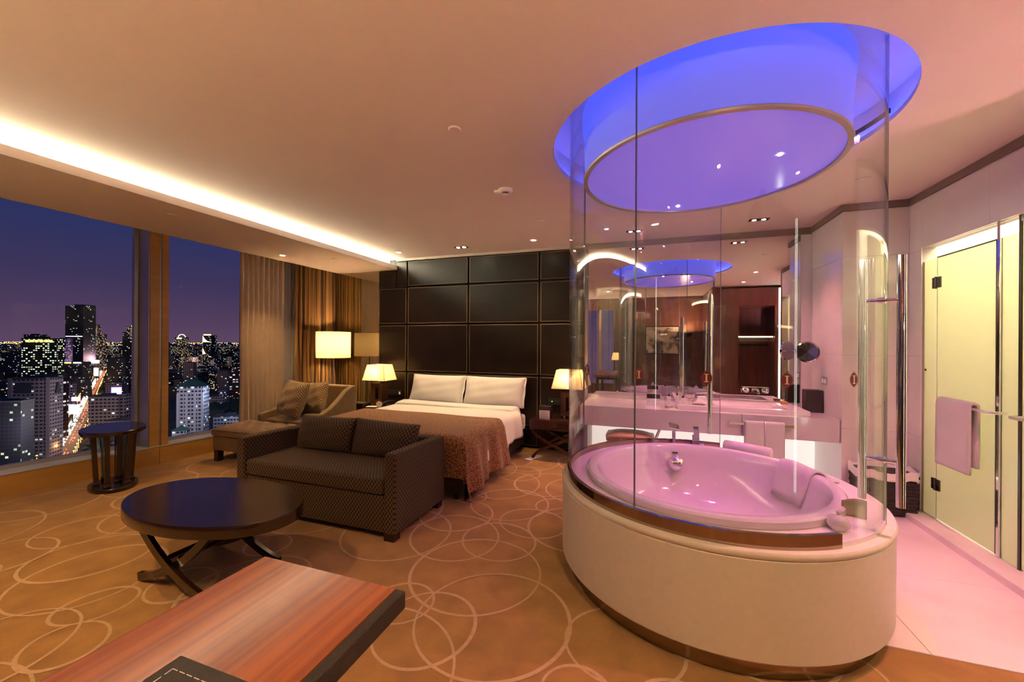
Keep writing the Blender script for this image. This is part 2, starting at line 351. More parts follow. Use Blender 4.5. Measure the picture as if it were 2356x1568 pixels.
MB().prism([(sillx(-1.4)-0.3, -1.4), (3.35, -1.4), (3.35, 5.75), (sillx(5.75)-0.3, 5.75)], -0.12, 0.0).obj('floor', MT['carpet'], kind='structure', label='gold brown carpet woven with pale overlapping rings')
floor_o = bpy.data.objects['floor']
# woven rings of the carpet: a pale raised yarn line, thicker on one side of each ring
ring = MB(); rr = random.Random(21); cents = []
def carpet_ring(cx, cy, ra, rb, rot, w):
    n = 72; vs = []; off = rr.uniform(0, 2*pi); zz = 0.0012 + 0.0022*rr.random()
    for i in range(n):
        a = 2*pi*i/n; ww = w*(0.72 + 0.5*(0.5 + 0.5*cos(a - off)))
        for q in (-0.5, 0.5):
            x = (ra + q*ww)*cos(a); y = (rb + q*ww)*sin(a)
            vs.append((cx + x*cos(rot) - y*sin(rot), cy + x*sin(rot) + y*cos(rot), zz))
    ring.add(vs, [(2*i, 2*i+1, (2*i+3) % (2*n), (2*i+2) % (2*n)) for i in range(n)])
tries = 0
while len(cents) < 150 and tries < 9000:
    tries += 1
    x = rr.uniform(-5.5, 1.9); y = rr.uniform(-0.6, 5.1); r = rr.choice((0.17, 0.27, 0.34, 0.38, 0.42))
    if x > 1.0 - r and y > 2.38 - r: continue
    if x < sillx(y) + 0.05 + r: continue
    if any((x-a)**2 + (y-b)**2 < (0.85*max(r, c))**2 for a, b, c in cents): continue
    cents.append((x, y, r)); carpet_ring(x, y, r*rr.uniform(0.88, 1.08), r*rr.uniform(0.88, 1.1), rr.uniform(0, pi), 0.017)
ring.obj('ring_pattern', MT['ring'], floor_o, kind='stuff')

# marble bathroom floor: separate slabs on a bed
MB().box(-0.60, 0.36, 3.28, 5.34, -0.001, 0.0015).box(0.36, 2.24, 2.475, 5.34, -0.001, 0.0015).obj('floor_bathroom', mat('floor_joint', (0.42, 0.33, 0.30), 0.6), kind='structure', label='grout bed of the marble bathroom floor')
fb = bpy.data.objects['floor_bathroom']
xs = [-0.60, 0.36, 1.30, 2.24]; ys = [2.475, 3.28, 4.08, 4.72, 5.34]
for i in range(3):
    for j in range(1 if i == 0 else 0, 4):
        MB().box(xs[i]+0.0015, xs[i+1]-0.0015, ys[j]+0.0015, ys[j+1]-0.0015, 0.0, 0.006).obj('floor_slab', MT['marble_floor'], fb, bevel=0.0008, seg=1)

# ---- ceiling with the round opening over the bath
HR = 1.005
def ceil_ring():
    x0, x1, y0, y1 = -4.02, 3.35, -1.4, 5.75
    n = 96; angs = sorted(set([2*pi*i/n for i in range(n)] + [math.atan2(y-TC[1], x-TC[0]) % (2*pi) for x in (x0, x1) for y in (y0, y1)]))
    vs = []; fs = []
    for z in (CZ, CZ + 0.03):
        for a in angs:
            c_, s_ = cos(a), sin(a); t = 1e9
            if c_ > 1e-9: t = min(t, (x1-TC[0])/c_)
            if c_ < -1e-9: t = min(t, (x0-TC[0])/c_)
            if s_ > 1e-9: t = min(t, (y1-TC[1])/s_)
            if s_ < -1e-9: t = min(t, (y0-TC[1])/s_)
            vs.append((TC[0]+HR*c_, TC[1]+HR*s_, z)); vs.append((TC[0]+t*c_, TC[1]+t*s_, z))
    k = len(angs); o = 2*k
    for i in range(k):
        j = (i+1) % k
        fs += [(2*i, 2*i+1, 2*j+1, 2*j), (o+2*i, o+2*j, o+2*j+1, o+2*i+1), (2*i, 2*j, o+2*j, o+2*i), (2*i+1, o+2*i+1, o+2*j+1, 2*j+1)]
    return MB().add(vs, fs)
ceil_ring().obj('ceiling', MT['ceiling'], kind='structure', label='smooth cream ceiling with a round opening over the bath')
CE = bpy.data.objects['ceiling']
# the recess above the opening: side wall and cap, with an air slot let into the side wall
MB().lathe([(1.09, CZ+0.03), (1.09, CZ+0.24), (0.001, CZ+0.24)], 96, TC).obj('recess', MT['ceiling'], CE, solid=0.01)
# the lowered soffit along the window and its light slot
MB().box(-5.04, -3.85, -1.4, BW-0.002, 2.665, 2.735).obj('ceiling_soffit', MT['ceiling'], kind='structure', bevel=0.004, label='lowered cream soffit running along the window')
MB().box(-5.04, -4.00, -1.4, BW-0.002, 2.736, 2.95).obj('soffit_core', MT['ceiling'], bpy.data.objects['ceiling_soffit'])
MB().prism([(sillx(-1.4)-0.35, -1.4), (-5.0, -1.4), (-5.0, 5.75), (sillx(5.75)-0.35, 5.75)], 2.95, 3.0).obj('pocket_top', MT['ceiling'], bpy.data.objects['ceiling_soffit'])
cv_ = MB().box(-3.998, -3.985, -1.35, BW-0.03, 2.742, 2.825).obj('cove_light', MT['cove'], label='long pale white light slot between ceiling and window soffit', cat='light strip')

# ---- walls
MB().box(-5.5, -4.205, BW, BW+0.12, 0.0, 2.95).obj('wall_mirror_left', MT['mirror_bronze'], kind='structure', label='bronze tinted mirror wall between curtains and dark headboard panels')
MB().box(-4.205, -0.80, BW, BW+0.12, 0.0, CZ).obj('wall_bed', MT['seam'], kind='structure', label='dark wall behind the bed clad with leather panels')
wb = bpy.data.objects['wall_bed']
colx = [-4.20, -3.65, -2.575, -1.47, -0.80]; rowz = [0.02, 0.30, 1.03, 1.782, 2.38, 2.80]
for i in range(4):
    for j in range(5):
        x0, x1, z0, z1 = colx[i]+0.008, colx[i+1]-0.008, rowz[j]+0.008, rowz[j+1]-0.008
        if i == 0 and j == 4:
            me = MB(); me.box(x0, -3.86, BW-0.032, BW+0.001, z0, 2.655); me.box(-3.845, x1, BW-0.032, BW+0.001, z0, z1)
            o = me.obj('leather_panel', MT['leather'], wb, bevel=0.010, seg=3); continue
        o = MB().box(x0, x1, BW-0.032, BW+0.001, z0, z1).obj('leather_panel', MT['leather'], wb, bevel=0.012, seg=3)
        p = MB(); g = 0.013; t = 0.004
        for (a, b, c, d) in ((x0+g, x1-g, z0+g, z0+g+t), (x0+g, x1-g, z1-g-t, z1-g), (x0+g, x0+g+t, z0+g+t, z1-g-t), (x1-g-t, x1-g, z0+g+t, z1-g-t)):
            p.box(a, b, BW-0.0355, BW-0.030, c, d)
        p.obj('stitched_piping', MT['piping'], o)
MB().box(-3.84, -0.80, BW-0.06, BW+0.1, 2.795, CZ-0.001).obj('trim_1', mat('trim_pale', (0.50, 0.45, 0.38), 0.6), kind='structure', label='narrow trim between ceiling and leather headboard wall')
# vanity mirror wall
MB().box(-0.80, 1.76, MW+0.004, MW+0.2, 0.0, CZ).obj('wall_vanity', MT['marble'], kind='structure', label='wall behind the vanity carrying the large mirror')
wv = bpy.data.objects['wall_vanity']
MB().box(-0.80, 1.735, MW-0.012, MW+0.003, 2.755, CZ-0.001).obj('trim_2', MT['trim'], kind='structure', label='taupe trim above the vanity mirror')
MB().box(-0.81, -0.775, MW-0.03, BW+0.05, 0.0, CZ-0.001).obj('trim_3', MT['trim'], kind='structure', label='upright taupe edge between leather panels and vanity mirror')
mirrors = [(-0.77, 1.63)]
for a, b in mirrors:
    MB().box(a, b, MW-0.006, MW+0.003, 0.83, 2.75).obj('vanity_mirror', MT['mirror'], label='large wall mirror above the white vanity counter', cat='mirror')
# stepped marble wall to the right of the vanity, clad slab by slab
def slab_wall(name, label, axis, plane, a0, a1, cuts_a, cuts_z, sgn, thick=0.10, skip=None):
    """axis 'x': wall plane at x=plane running along y; the face looks towards -sgn"""
    m = MB(); lo, hi = (plane + 0.008*sgn, plane + thick*sgn); lo, hi = min(lo, hi), max(lo, hi)
    if axis == 'x': m.box(lo, hi, a0 + (0.012 if name == 'wall_vanity_side' else 0), a1, 0.0, CZ)
    else: m.box(a0 + 0.010, a1, lo, hi, 0.0, CZ)
    w = m.obj(name, mat(name + '_joint', (0.40, 0.33, 0.32), 0.7), kind='structure', label=label)
    for i in range(len(cuts_a)-1):
        for j in range(len(cuts_z)-1):
            q0, q1, z0, z1 = cuts_a[i]+0.001, cuts_a[i+1]-0.001, cuts_z[j]+0.001, cuts_z[j+1]-0.001
            b = MB(); l2, h2 = sorted((plane, plane + 0.009*sgn))
            if axis == 'x': b.box(l2, h2, q0, q1, z0, z1)
            else: b.box(q0, q1, l2, h2, z0, z1)
            b.obj('marble_slab', MT['marble'], w)
    return w
slab_wall('wall_vanity_side', 'pale marble side wall beside the vanity with the shaving mirror', 'x', 1.74, 4.60, 5.34, [4.60, 5.34], [0, 0.70, 1.40, 2.33, 2.765], 1)
slab_wall('wall_corner', 'short pale marble wall facing the room beside the glass doors', 'y', 4.60, 1.74, 2.24, [1.74, 2.24], [0, 0.70, 1.40, 2.33, 2.765], 1)
slab_wall('wall_right_jamb', 'narrow marble pier beside the frosted glass doors', 'x', 2.24, 4.43, 4.60, [4.43, 4.60], [0, 0.70, 1.40, 2.33, 2.765], 1)
# lintel over the doors
ln = MB().box(2.248, 2.34, 2.45, 4.43, 2.345, CZ).obj('wall_right', mat('wall_right_joint', (0.40, 0.33, 0.32), 0.7), kind='structure', label='marble wall above the frosted glass doors')
for q0, q1 in ((2.45, 3.05), (3.05, 3.70), (3.70, 4.43)):
    MB().box(2.24, 2.249, q0+0.001, q1-0.001, 2.345, 2.765).obj('marble_slab', MT['marble'], ln)
t4 = MB(); t4.box(1.725, 1.745, 4.585, 5.34, 2.768, CZ-0.001); t4.box(1.745, 2.24, 4.585, 4.605, 2.768, CZ-0.001); t4.box(2.225, 2.245, 2.45, 4.60, 2.768, CZ-0.001)
t4.obj('trim_4', MT['trim'], kind='structure', label='taupe shadow line trim at the top of the marble walls')
MB().box(2.24, 3.35, 2.36, 2.45, 0.0, CZ).obj('wall_hall_end', MT['wallwood'], kind='structure', label='dark wood end wall of the entrance hall')
MB().box(3.35, 3.45, -1.4, 4.8, 0.0, CZ).obj('wall_hall', MT['wallwood'], kind='structure', label='dark wood wall of the entrance hall')
# shower room behind the frosted doors
MB().box(2.34, 3.35, 4.43, 4.53, 0.0, CZ).box(3.33, 3.349, 2.452, 4.43, 0.0, CZ).box(2.345, 3.33, 2.452, 2.47, 0.0, CZ).obj('wall_shower', MT['marble'], kind='structure', label='back wall of the shower room behind the frosted doors')
# walls behind the camera
rw = MB().box(-6.5, -1.80, -1.5, -1.4, 0.0, CZ).box(-1.0, 1.40, -1.5, -1.4, 0.0, CZ).box(-1.80, -1.0, -1.5, -1.4, 0.0, 0.3).box(-1.80, -1.0, -1.5, -1.4, 2.5, CZ).obj('wall_back', MT['wallwood'], kind='structure', label='dark wood wall behind the desk')
for k in (0, 1, 2, 3, 5, 6):
    MB().box(-6.2+k*1.08, -6.2+k*1.08+(0.99 if k == 3 else 1.07), -1.40, -1.385, 0.01, CZ-0.05).obj('veneer_panel', MT['wallwood'], rw, bevel=0.003)
w7 = thing('window_7', 'narrow window in the wall behind the desk', None, kind='structure')
MB().box(-1.80, -1.0, -1.455, -1.447, 0.3, 2.5).obj('pane', MT['windowglass'], w7)
MB().box(-1.42, -1.36, -1.47, -1.39, 0.3, 2.5).obj('post', MT['sillwood'], w7)
MB().box(1.40, 1.50, -1.5, 0.40, 0.0, CZ).obj('wall_closet_side', MT['wallwood'], kind='structure', label='dark wood side of the wardrobe')

# ---- window wall: sill, posts, frames, glass
def along(y, off): return (sillx(y) + off, y)
def wbox(y0, y1, o0, o1, z0, z1):
    m = MB(); m.prism([along(y0, o0), along(y1, o0), along(y1, o1), along(y0, o1)], z0, z1); return m
sill = wbox(-1.4, BW, -0.30, -0.012, 0.0, 0.208).obj('wall_window_sill', MT['sillwood'], kind='structure', label='low honey coloured wood sill under the windows')
for a, b in ((-1.4, 0.2), (0.2, 1.75), (1.75, 3.16), (3.16, 4.6), (4.6, BW)):
    wbox(a+0.002, b-0.002, -0.013, 0.0, 0.0, 0.205).obj('sill_board', MT['sillwood'], sill)
wbox(-1.4, BW, -0.22, 0.004, 0.208, 0.222).obj('sill_ledge', MT['aluledge'], sill, bevel=0.002)
posts = [(0.02, 0.22), (3.05, 3.24)]
panes = [(-1.4, 0.02), (0.22, 3.05), (3.24, BW)]
for k, (a, b) in enumerate(posts):
    p = wbox(a+0.004, b-0.004, -0.26, -0.012, 0.222, 2.96).obj('trim_%d' % (5+k), MT['alu'], kind='structure', label=('broad honey wood post between the two windows' if k else 'honey wood window post near the desk'))
    m_ = (a+b)/2 + 0.012
    for q0, q1 in ((a, m_-0.006), (m_+0.006, b)):
        wbox(q0+0.012, q1, -0.011, 0.002, 0.222, 2.95).obj('post_board', MT['sillwood'], p)
for k, (a, b) in enumerate(panes):
    w = thing('window_%d' % (k+1), ['window pane near the desk', 'large window pane left of the wood post with the lit avenue beyond', 'window pane between the wood post and the curtains'][k], None, (0, 0, 0), kind='structure')
    fm = MB()
    for q in (wbox(a, b, -0.25, -0.20, 0.222, 0.262), wbox(a, b, -0.25, -0.20, 2.90, 2.96), wbox(a, a+0.035, -0.25, -0.20, 0.262, 2.90), wbox(b-0.035, b, -0.25, -0.20, 0.262, 2.90)): fm.add(q.v, q.f)
    fm.obj('window_frame', MT['alu'], w)
    wbox(a+0.03, b-0.03, -0.230, -0.222, 0.255, 2.905).obj('pane', MT['windowglass'], w)

# ---- curtains: hung folds
def curtain(name, y0, y1, off, amp, nf, m, label, z0=0.015, z1=2.93, seed=0, solid=0.004):
    rn = random.Random(seed); ph = [rn.uniform(-0.5, 0.5) for _ in range(400)]
    def fn(u, v):
        y = y0 + (y1-y0)*u; k = u*nf
        i = int(k); f = k - i; p = ph[i]*(1-f) + ph[i+1]*f
        w = sin(2*pi*k + p*1.8) + 0.35*sin(4*pi*k + 3*p)
        spread = 0.55 + 0.45*(1-v) + 0.1*p
        y += 0.012*sin(9*v + p*5)*(1-v)
        return (sillx(y) + off + amp*w*spread, y, z0 + (z1-z0)*v)
    return MB().grid(fn, int(nf*14), 14).obj(name, m, solid=solid, ang=80, label=label, cat='curtain', origin=(sillx((y0+y1)/2)+off, (y0+y1)/2, z0))
curtain('drape', 3.97, 4.60, 0.14, 0.035, 9, MT['sheer'], 'beige pleated curtain beside the window pane', seed=3)
curtain('sheer_curtain', 4.50, 4.83, 0.07, 0.025, 6, MT['whitesheer'], 'pale sheer curtain between the beige and the brown curtains', seed=5)
curtain('drape', 4.72, 5.44, 0.20, 0.040, 11, MT['brown_curtain'], 'brown and gold striped curtain behind the floor lamp', seed=8)

# ================================================================ ROUND BATH
bp = thing('bath_platform', 'round cream bath platform standing on the carpet', 'bath platform', (TC[0], TC[1], 0))
def rev(prof, n=96, **k): return MB().lathe(prof, n, **k)
rev([(0.80, 0.0), (0.875, 0.0), (0.875, 0.1), (0.80, 0.1)]).obj('toe_kick', MT['steel'], bp)
rev([(0.80, 0.095), (0.918, 0.095), (0.926, 0.105), (0.928, 0.55), (0.922, 0.556), (0.80, 0.556)]).obj('side_panel', MT['stone'], bp)
rev([(0.70, 0.556), (0.928, 0.558), (0.932, 0.566), (0.932, 0.580), (0.926, 0.590), (0.80, 0.590)]).obj('stone_ledge', MT['stone'], bp)
rev([(0.69, 0.589), (0.888, 0.589), (0.888, 0.612), (0.69, 0.612)]).obj('deck', MT['marble'], bp)
GA0, GA1 = RAD(75.0), RAD(302.0)          # curved glass carried by the steel channel
rev([(0.872, 0.590), (0.897, 0.590), (0.897, 0.655), (0.872, 0.655), (0.872, 0.590)], 84, a0=GA0, a1=GA1).obj('steel_channel', MT['steel'], bp)
# glazing
GR = 0.885; GT = CZ + 0.235
ge_ = thing('glass_enclosure', 'tall curved clear glass screen around the round bath', 'glass screen', (TC[0], TC[1], 0))
def pane(a0, a1, z0, parent, seg):
    return MB().lathe([(GR-0.005, z0), (GR+0.005, z0), (GR+0.005, GT), (GR-0.005, GT), (GR-0.005, z0)], seg, a0=a0, a1=a1).obj('pane', MT['glass'], parent)
def edge(a, z0, parent, w=0.006):
    return MB().box(-0.0055, 0.0055, -w/2, w/2, z0, GT, Matrix.Translation((GR*cos(a), GR*sin(a), 0)) @ Matrix.Rotation(a, 4, 'Z')).obj('pane_edge', MT['glassedge'], parent)
J = [RAD(75.0), RAD(161.4), RAD(242.2), RAD(302.0), RAD(333.0)]
for i in range(3): pane(J[i]+0.003, J[i+1]-0.003, 0.657, ge_, 44)
for a in (J[0], J[1], J[2]): edge(a, 0.657, ge_, 0.004)
gd = thing('glass_door', 'curved clear glass bath door with tall chrome bar handles', 'glass door', (TC[0], TC[1], 0))
pane(J[3], J[4]-0.004, 0.592, gd, 28); edge(J[4], 0.592, gd, 0.010)
def bar_handle(a, parent, z0=0.735, z1=1.925, gap=0.070, r=0.0175):
    hz = (z0 + 0.21, z1 - 0.21)
    for s_ in (-1, 1):
        c = (GR + s_*gap)
        MB().cyl((c*cos(a), c*sin(a)), r, z0, z1, 20).obj('handle_bar', MT['chrome'], parent, bevel=0.002)
    for z in hz:
        m = Matrix.Translation((GR*cos(a), GR*sin(a), z)) @ Matrix.Rotation(a, 4, 'Z') @ Matrix.Rotation(pi/2, 4, 'Y')
        o = MB().lathe([(0.0001, -gap), (0.010, -gap), (0.010, -0.016), (0.016, -0.014), (0.016, 0.014), (0.010, 0.016), (0.010, gap), (0.0001, gap)], 14, m=m).obj('handle_spacer', MT['chrome'], parent)
bar_handle(RAD(324.5), gd); bar_handle(RAD(80.0), ge_, gap=0.045)
# the maroon oval decals with a pale letter, in a row round the glass
def emblem(a, parent):
    m = Matrix.Translation(((GR+0.0068)*cos(a), (GR+0.0068)*sin(a), 1.342)) @ Matrix.Rotation(a + pi/2, 4, 'Z') @ Matrix.Rotation(pi/2, 4, 'X')
    def ves(w, h, n=14):
        pts = []
        for s_ in (1, -1):
            for i in range(n):
                t = -1 + 2*i/n; pts.append((s_*w*(1 - t*t)**0.9, s_*t*h))
        return pts
    o = MB().prism(ves(0.024, 0.034), -0.0008, 0.0, m).obj('emblem', MT['emblem'], parent, label='maroon pointed oval decal with pale letter I')
    rim = MB(); A = ves(0.0275, 0.0385); B = ves(0.0262, 0.0367); k = len(A)
    rim.add([(p[0], p[1], 0.0) for p in A] + [(p[0], p[1], 0.0) for p in B], [(i, (i+1) % k, k + (i+1) % k, k+i) for i in range(k)], m).obj('emblem_rim', MT['emblem'], o)
    i_ = MB(); 
    for (a0, a1, b0, b1) in ((-0.0035, 0.0035, -0.017, 0.017), (-0.009, 0.009, -0.019, -0.0155), (-0.009, 0.009, 0.0155, 0.019)): i_.box(a0, a1, b0, b1, 0.0002, 0.0010, m)
    i_.obj('letter', MT['emblem_i'], o)
for a in (-140.7, -116.1, -96.0, -74.9): emblem(RAD(a), ge_)
emblem(RAD(-53.4), gd)
# the tub
tb = thing('bathtub', 'round glossy white bathtub sunk into the deck', 'bathtub', (TC[0]-0.01, TC[1]-0.015, 0.613))
prof = [(0.70, 0.0), (0.742, 0.0), (0.748, 0.012), (0.746, 0.036), (0.735, 0.046), (0.705, 0.049), (0.680, 0.042), (0.668, 0.026), (0.655, -0.02), (0.628, -0.12), (0.585, -0.24), (0.52, -0.325), (0.42, -0.365), (0.25, -0.378), (0.0001, -0.38)]
rev(prof, 96).obj('basin', MT['white'], tb)
# seat moulded into the shell
def seat(u, v):
    a = RAD(-40) + RAD(100)*u; r = 0.655 - 0.25*v; z = -0.17 - 0.03*v - (0.16 if v > 0.86 else 0)*1.0
    fall = min(1, min(u, 1-u)*6); z = -0.36 + (z + 0.36)*(fall**0.5)
    return (r*cos(a), r*sin(a), z)
m = Matrix.Translation((-0.118, 0.585, -0.085)) @ Matrix.Rotation(RAD(11.5), 4, 'Z') @ Matrix.Rotation(RAD(72), 4, 'X')
MB().lathe([(0.0001, 0.036), (0.02, 0.034), (0.032, 0.024), (0.036, 0.006), (0.040, 0.002), (0.040, -0.004)], 28, m=m @ Matrix.Scale(1.45, 4)).obj('overflow_knob', MT['chrome'], tb)
m2 = Matrix.Translation((-0.128, 0.628, -0.012)) @ Matrix.Rotation(RAD(11.5), 4, 'Z') @ Matrix.Rotation(RAD(76), 4, 'X')
MB().box(-0.022, 0.022, -0.006, 0.006, -0.002, 0.003, m2).obj('maker_plate', MT['darkmetal'], tb)
# taps on the far deck
def dpt(a, r, z=0.612): return (TC[0] + r*cos(RAD(a)), TC[1] + r*sin(RAD(a)), z)
q = dpt(87.4, 0.815); fs = thing('bath_spout', 'squat chrome bath spout beside the hand shower', 'tap', q, RAD(87.4-90))
MB().box(-0.028, 0.028, -0.026, 0.026, 0.0, 0.10).obj('spout_body', MT['chrome'], fs, bevel=0.003)
MB().box(-0.022, 0.022, -0.10, 0.02, 0.100, 0.175).obj('spout', MT['chrome'], fs, bevel=0.004)
MB().tube([(0.026, 0, 0.035), (0.065, 0, 0.035)], 0.011, 12).obj('diverter_knob', MT['chrome'], fs)
q = dpt(99.7, 0.815); hs = thing('hand_shower', 'slim chrome hand shower on the bath deck with a square head', 'hand shower', q, RAD(9.7))
MB().box(-0.012, 0.012, -0.012, 0.012, 0.0, 0.15).obj('wand', MT['chrome'], hs, bevel=0.002)
MB().box(-0.042, 0.042, -0.03, 0.03, -0.006, 0.006, Matrix.Translation((0, -0.01, 0.172)) @ Matrix.Rotation(RAD(35), 4, 'X') @ Matrix.Rotation(RAD(18), 4, 'Y')).obj('spray_head', MT['chrome'], hs, bevel=0.002)
q = dpt(111.0, 0.81); mx_ = thing('bath_mixer', 'chrome bath mixer with a tilted lever beside the hand shower', 'tap', q, RAD(21))
MB().box(-0.026, 0.026, -0.026, 0.026, 0.0, 0.055).obj('mixer_body', MT['chrome'], mx_, bevel=0.003)
MB().box(-0.010, 0.010, -0.008, 0.008, 0.0, 0.10, Matrix.Translation((0.0, 0, 0.05)) @ Matrix.Rotation(RAD(24), 4, 'Y')).obj('lever', MT['chrome'], mx_, bevel=0.002)
# towels on the tub rim
def drape_towel(a_mid, w, r_in, z_in, r_out, z_out, label, name='bath_towel'):
    pts = [(0.60, 0.44), (0.645, 0.57), (0.668, 0.645), (0.695, 0.672), (0.735, 0.672), (0.757, 0.655), (0.768, 0.628), (0.80, 0.622), (0.835, 0.6215)]
    sel = [p for p in pts if p[0] >= r_in - 1e-6 and p[0] <= r_out + 1e-6]
    def fn(u, v):
        t = v*(len(sel)-1); i = min(int(t), len(sel)-2); f = t-i
        r = sel[i][0]*(1-f) + sel[i+1][0]*f; z = sel[i][1]*(1-f) + sel[i+1][1]*f
        a = RAD(a_mid) + (u-0.5)*w/0.72
        return (TC[0]-0.01 + r*cos(a), TC[1]-0.015 + r*sin(a), z + 0.003 + 0.004*sin(7*u+5*v))
    return MB().grid(fn, 16, 20).obj(name, MT['towel'], solid=0.012, ang=80, label=label, cat='towel', group='towels on the bathtub rim', origin=dpt(a_mid, 0.72, 0.65))
drape_towel(24, 0.30, 0.60, 0, 0.835, 0, 'white towel draped over the right end of the bathtub rim')
rt = MB().lathe([(0.0001, -0.17), (0.040, -0.17), (0.046, -0.16), (0.046, 0.16), (0.040, 0.17), (0.0001, 0.17)], 24, m=Matrix.Translation((0, 0, 0.046)) @ Matrix.Rotation(pi/2, 4, 'Y'))
q = dpt(60, 0.80); rt.obj('rolled_towel', MT['towel'], label='rolled white towel lying behind the bathtub rim', cat='towel', group='towels on the bathtub rim', loc=q, rz=RAD(150))
# covered china jar and bath card near the door
q = (0.862, 2.31, 0.612); jar = thing('china_jar', 'small white lidded china jar on the bath deck', 'jar', q); jar.scale = (0.78, 0.78, 0.78)
MB().lathe([(0.0001, 0.0), (0.035, 0.0), (0.040, 0.006), (0.056, 0.028), (0.058, 0.045), (0.050, 0.062), (0.046, 0.064)], 32).obj('bowl', MT['white'], jar)
lid = MB().lathe([(0.051, 0.063), (0.049, 0.069), (0.036, 0.082), (0.014, 0.090), (0.0001, 0.091)], 32).obj('lid', MT['white'], jar)
MB().lathe([(0.0001, 0.090), (0.007, 0.091), (0.006, 0.096), (0.011, 0.103), (0.012, 0.110), (0.007, 0.118), (0.0001, 0.120)], 18).obj('knob', MT['white'], lid)
q = (1.0, 2.50, 0.612)
MB().grid(lambda u, v: (-0.05+0.10*u, 0.012*sin(u*3.0), 0.085*v + 0.012*v*sin(u*2.6-0.4)), 12, 6).obj('bath_card', mat('olive_card', (0.36, 0.34, 0.20), 0.7), solid=0.002, label='olive green card propped inside the glass door', cat='card', loc=q, rz=RAD(-14))

# ---- hanging drum over the bath with blue light ring
dr = thing('ceiling_drum', 'round blue lit ceiling drum hanging above the bath', 'ceiling fixture', (TC[0]-0.02, TC[1], CZ))
rev([(0.765, -0.196), (0.772, 0.02), (0.79, 0.239), (0.75, 0.239), (0.745, -0.19), (0.765, -0.196)]).obj('drum_side', mat('drum_painted_blue_glow', (0.20, 0.20, 0.30), 0.5, emit=(0.075, 0.12, 1.0), estr=0.42), dr)  # blue light falling on the drum is put into its surface as glow
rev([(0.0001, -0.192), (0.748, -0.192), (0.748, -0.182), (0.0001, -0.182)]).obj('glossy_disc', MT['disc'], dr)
rev([(0.747, -0.205), (0.775, -0.205), (0.778, -0.194), (0.772, -0.186), (0.747, -0.186), (0.747, -0.205)]).obj('rim_ring', mat('satin_rim', (0.45, 0.42, 0.40), 0.35, 0.5), dr)
for (x, y) in ((0.735, 2.766), (0.22, 3.541)):
    o = MB().cyl((x-TC[0]+0.02, y-TC[1]), 0.012, -0.197, -0.191, 16).obj('lens', MT['lamp_pink'], dr)
    l = light('bath_spot', 'SPOT', (x-TC[0]+0.02, y-TC[1], -0.20), L_TUB, MAUVE, spot_size=RAD(110), spot_blend=0.9, shadow_soft_size=0.03); l.parent = dr
rev([(1.046, 0.0315), (1.084, 0.0315), (1.084, 0.040), (1.046, 0.040), (1.046, 0.0315)]).obj('blue_light_ring', MT['blue_led'], dr)
for a0 in (8, 33):
    rev([(1.078, 0.10), (1.084, 0.10), (1.084, 0.13), (1.078, 0.13), (1.078, 0.10)], 24, a0=RAD(a0), a1=RAD(a0+19)).obj('air_slot', MT['seam'], dr)

# ================================================================ VANITY
va = thing('vanity', 'wall hung white vanity box with glowing panels below', 'vanity', (0.48, 4.98, 0.0))
vx = lambda x: x - 0.48
vy = lambda y: y - 4.98
MB().box(vx(-0.755), vx(0.905), vy(4.62), vy(MW-0.012), 0.555, 0.780).obj('drawer_box', MT['white'], va, bevel=0.003)
MB().box(vx(0.908), vx(1.735), vy(4.62), vy(MW-0.012), 0.555, 0.780).obj('drawer_box', MT['white'], va, bevel=0.003)
sl = MB(); sl.box(vx(0.30), vx(0.66), vy(4.72), vy(MW-0.014), 0.781, 0.826); sl.box(vx(1.36), vx(1.53), vy(4.72), vy(MW-0.014), 0.781, 0.826)
sl.box(vx(0.66), vx(1.36), vy(4.72), vy(4.80), 0.781, 0.826); sl.box(vx(0.66), vx(1.36), vy(5.20), vy(MW-0.014), 0.781, 0.826)
sl.obj('worktop', MT['marble'], va, bevel=0.002)
bs = MB(); bs.grid(lambda u, v: (vx(0.66)+0.70*u, vy(4.80)+0.40*v, 0.824 - 0.038*(min(1, 8*min(u, 1-u))*min(1, 6*min(v, 1-v)))), 24, 16).obj('basin', MT['white'], va, ang=60)
for a, b in ((-0.70, 0.12), (0.125, 0.93), (0.935, 1.40), (1.405, 1.735)):
    MB().box(vx(a), vx(b), vy(5.24), vy(5.26), 0.02, 0.550).obj('glowing_panel', MT['backlit'], va)
rail = thing('towel_rail', 'flat chrome towel rail on the vanity front', 'towel rail', (1.066, 4.62, 0.69))
MB().box(-0.288, 0.288, -0.050, -0.042, -0.012, 0.012).obj('bar', MT['chrome'], rail, bevel=0.001)
for x in (-0.284, 0.276): MB().box(x, x+0.008, -0.046, -0.001, -0.012, 0.012).obj('bracket', MT['chrome'], rail)
def hung(name, xc, w, ytop, ztop, drop_f, drop_b, label, group, t=0.012, axis='x', gap=0.018):
    def fn(u, v):
        a = -w/2 + w*u; L = drop_f + drop_b + pi*gap; s = v*L
        if s < drop_f: p = (-gap, -drop_f + s)
        elif s < drop_f + pi*gap: th = (s-drop_f)/gap; p = (-gap*cos(th), gap*sin(th))
        else: p = (gap, -(s - drop_f - pi*gap))
        wav = 0.003*sin(5*u + 3*v)
        return (a, p[0] + wav, p[1]) if axis == 'x' else (p[0] + wav, a, p[1])
    o = MB().grid(fn, 10, 40).obj(name, MT['towel'], solid=t, ang=80, label=label, cat='towel', group=group)
    o.location = (xc, ytop, ztop) if axis == 'x' else (ytop, xc, ztop)
    return o
hung('hand_towel', 1.005, 0.170, 4.574, 0.706, 0.33, 0.25, 'white hand towel hanging left on the vanity rail', 'hand towels on the vanity rail')
hung('hand_towel', 1.180, 0.170, 4.574, 0.706, 0.38, 0.25, 'white hand towel hanging right on the vanity rail', 'hand towels on the vanity rail')
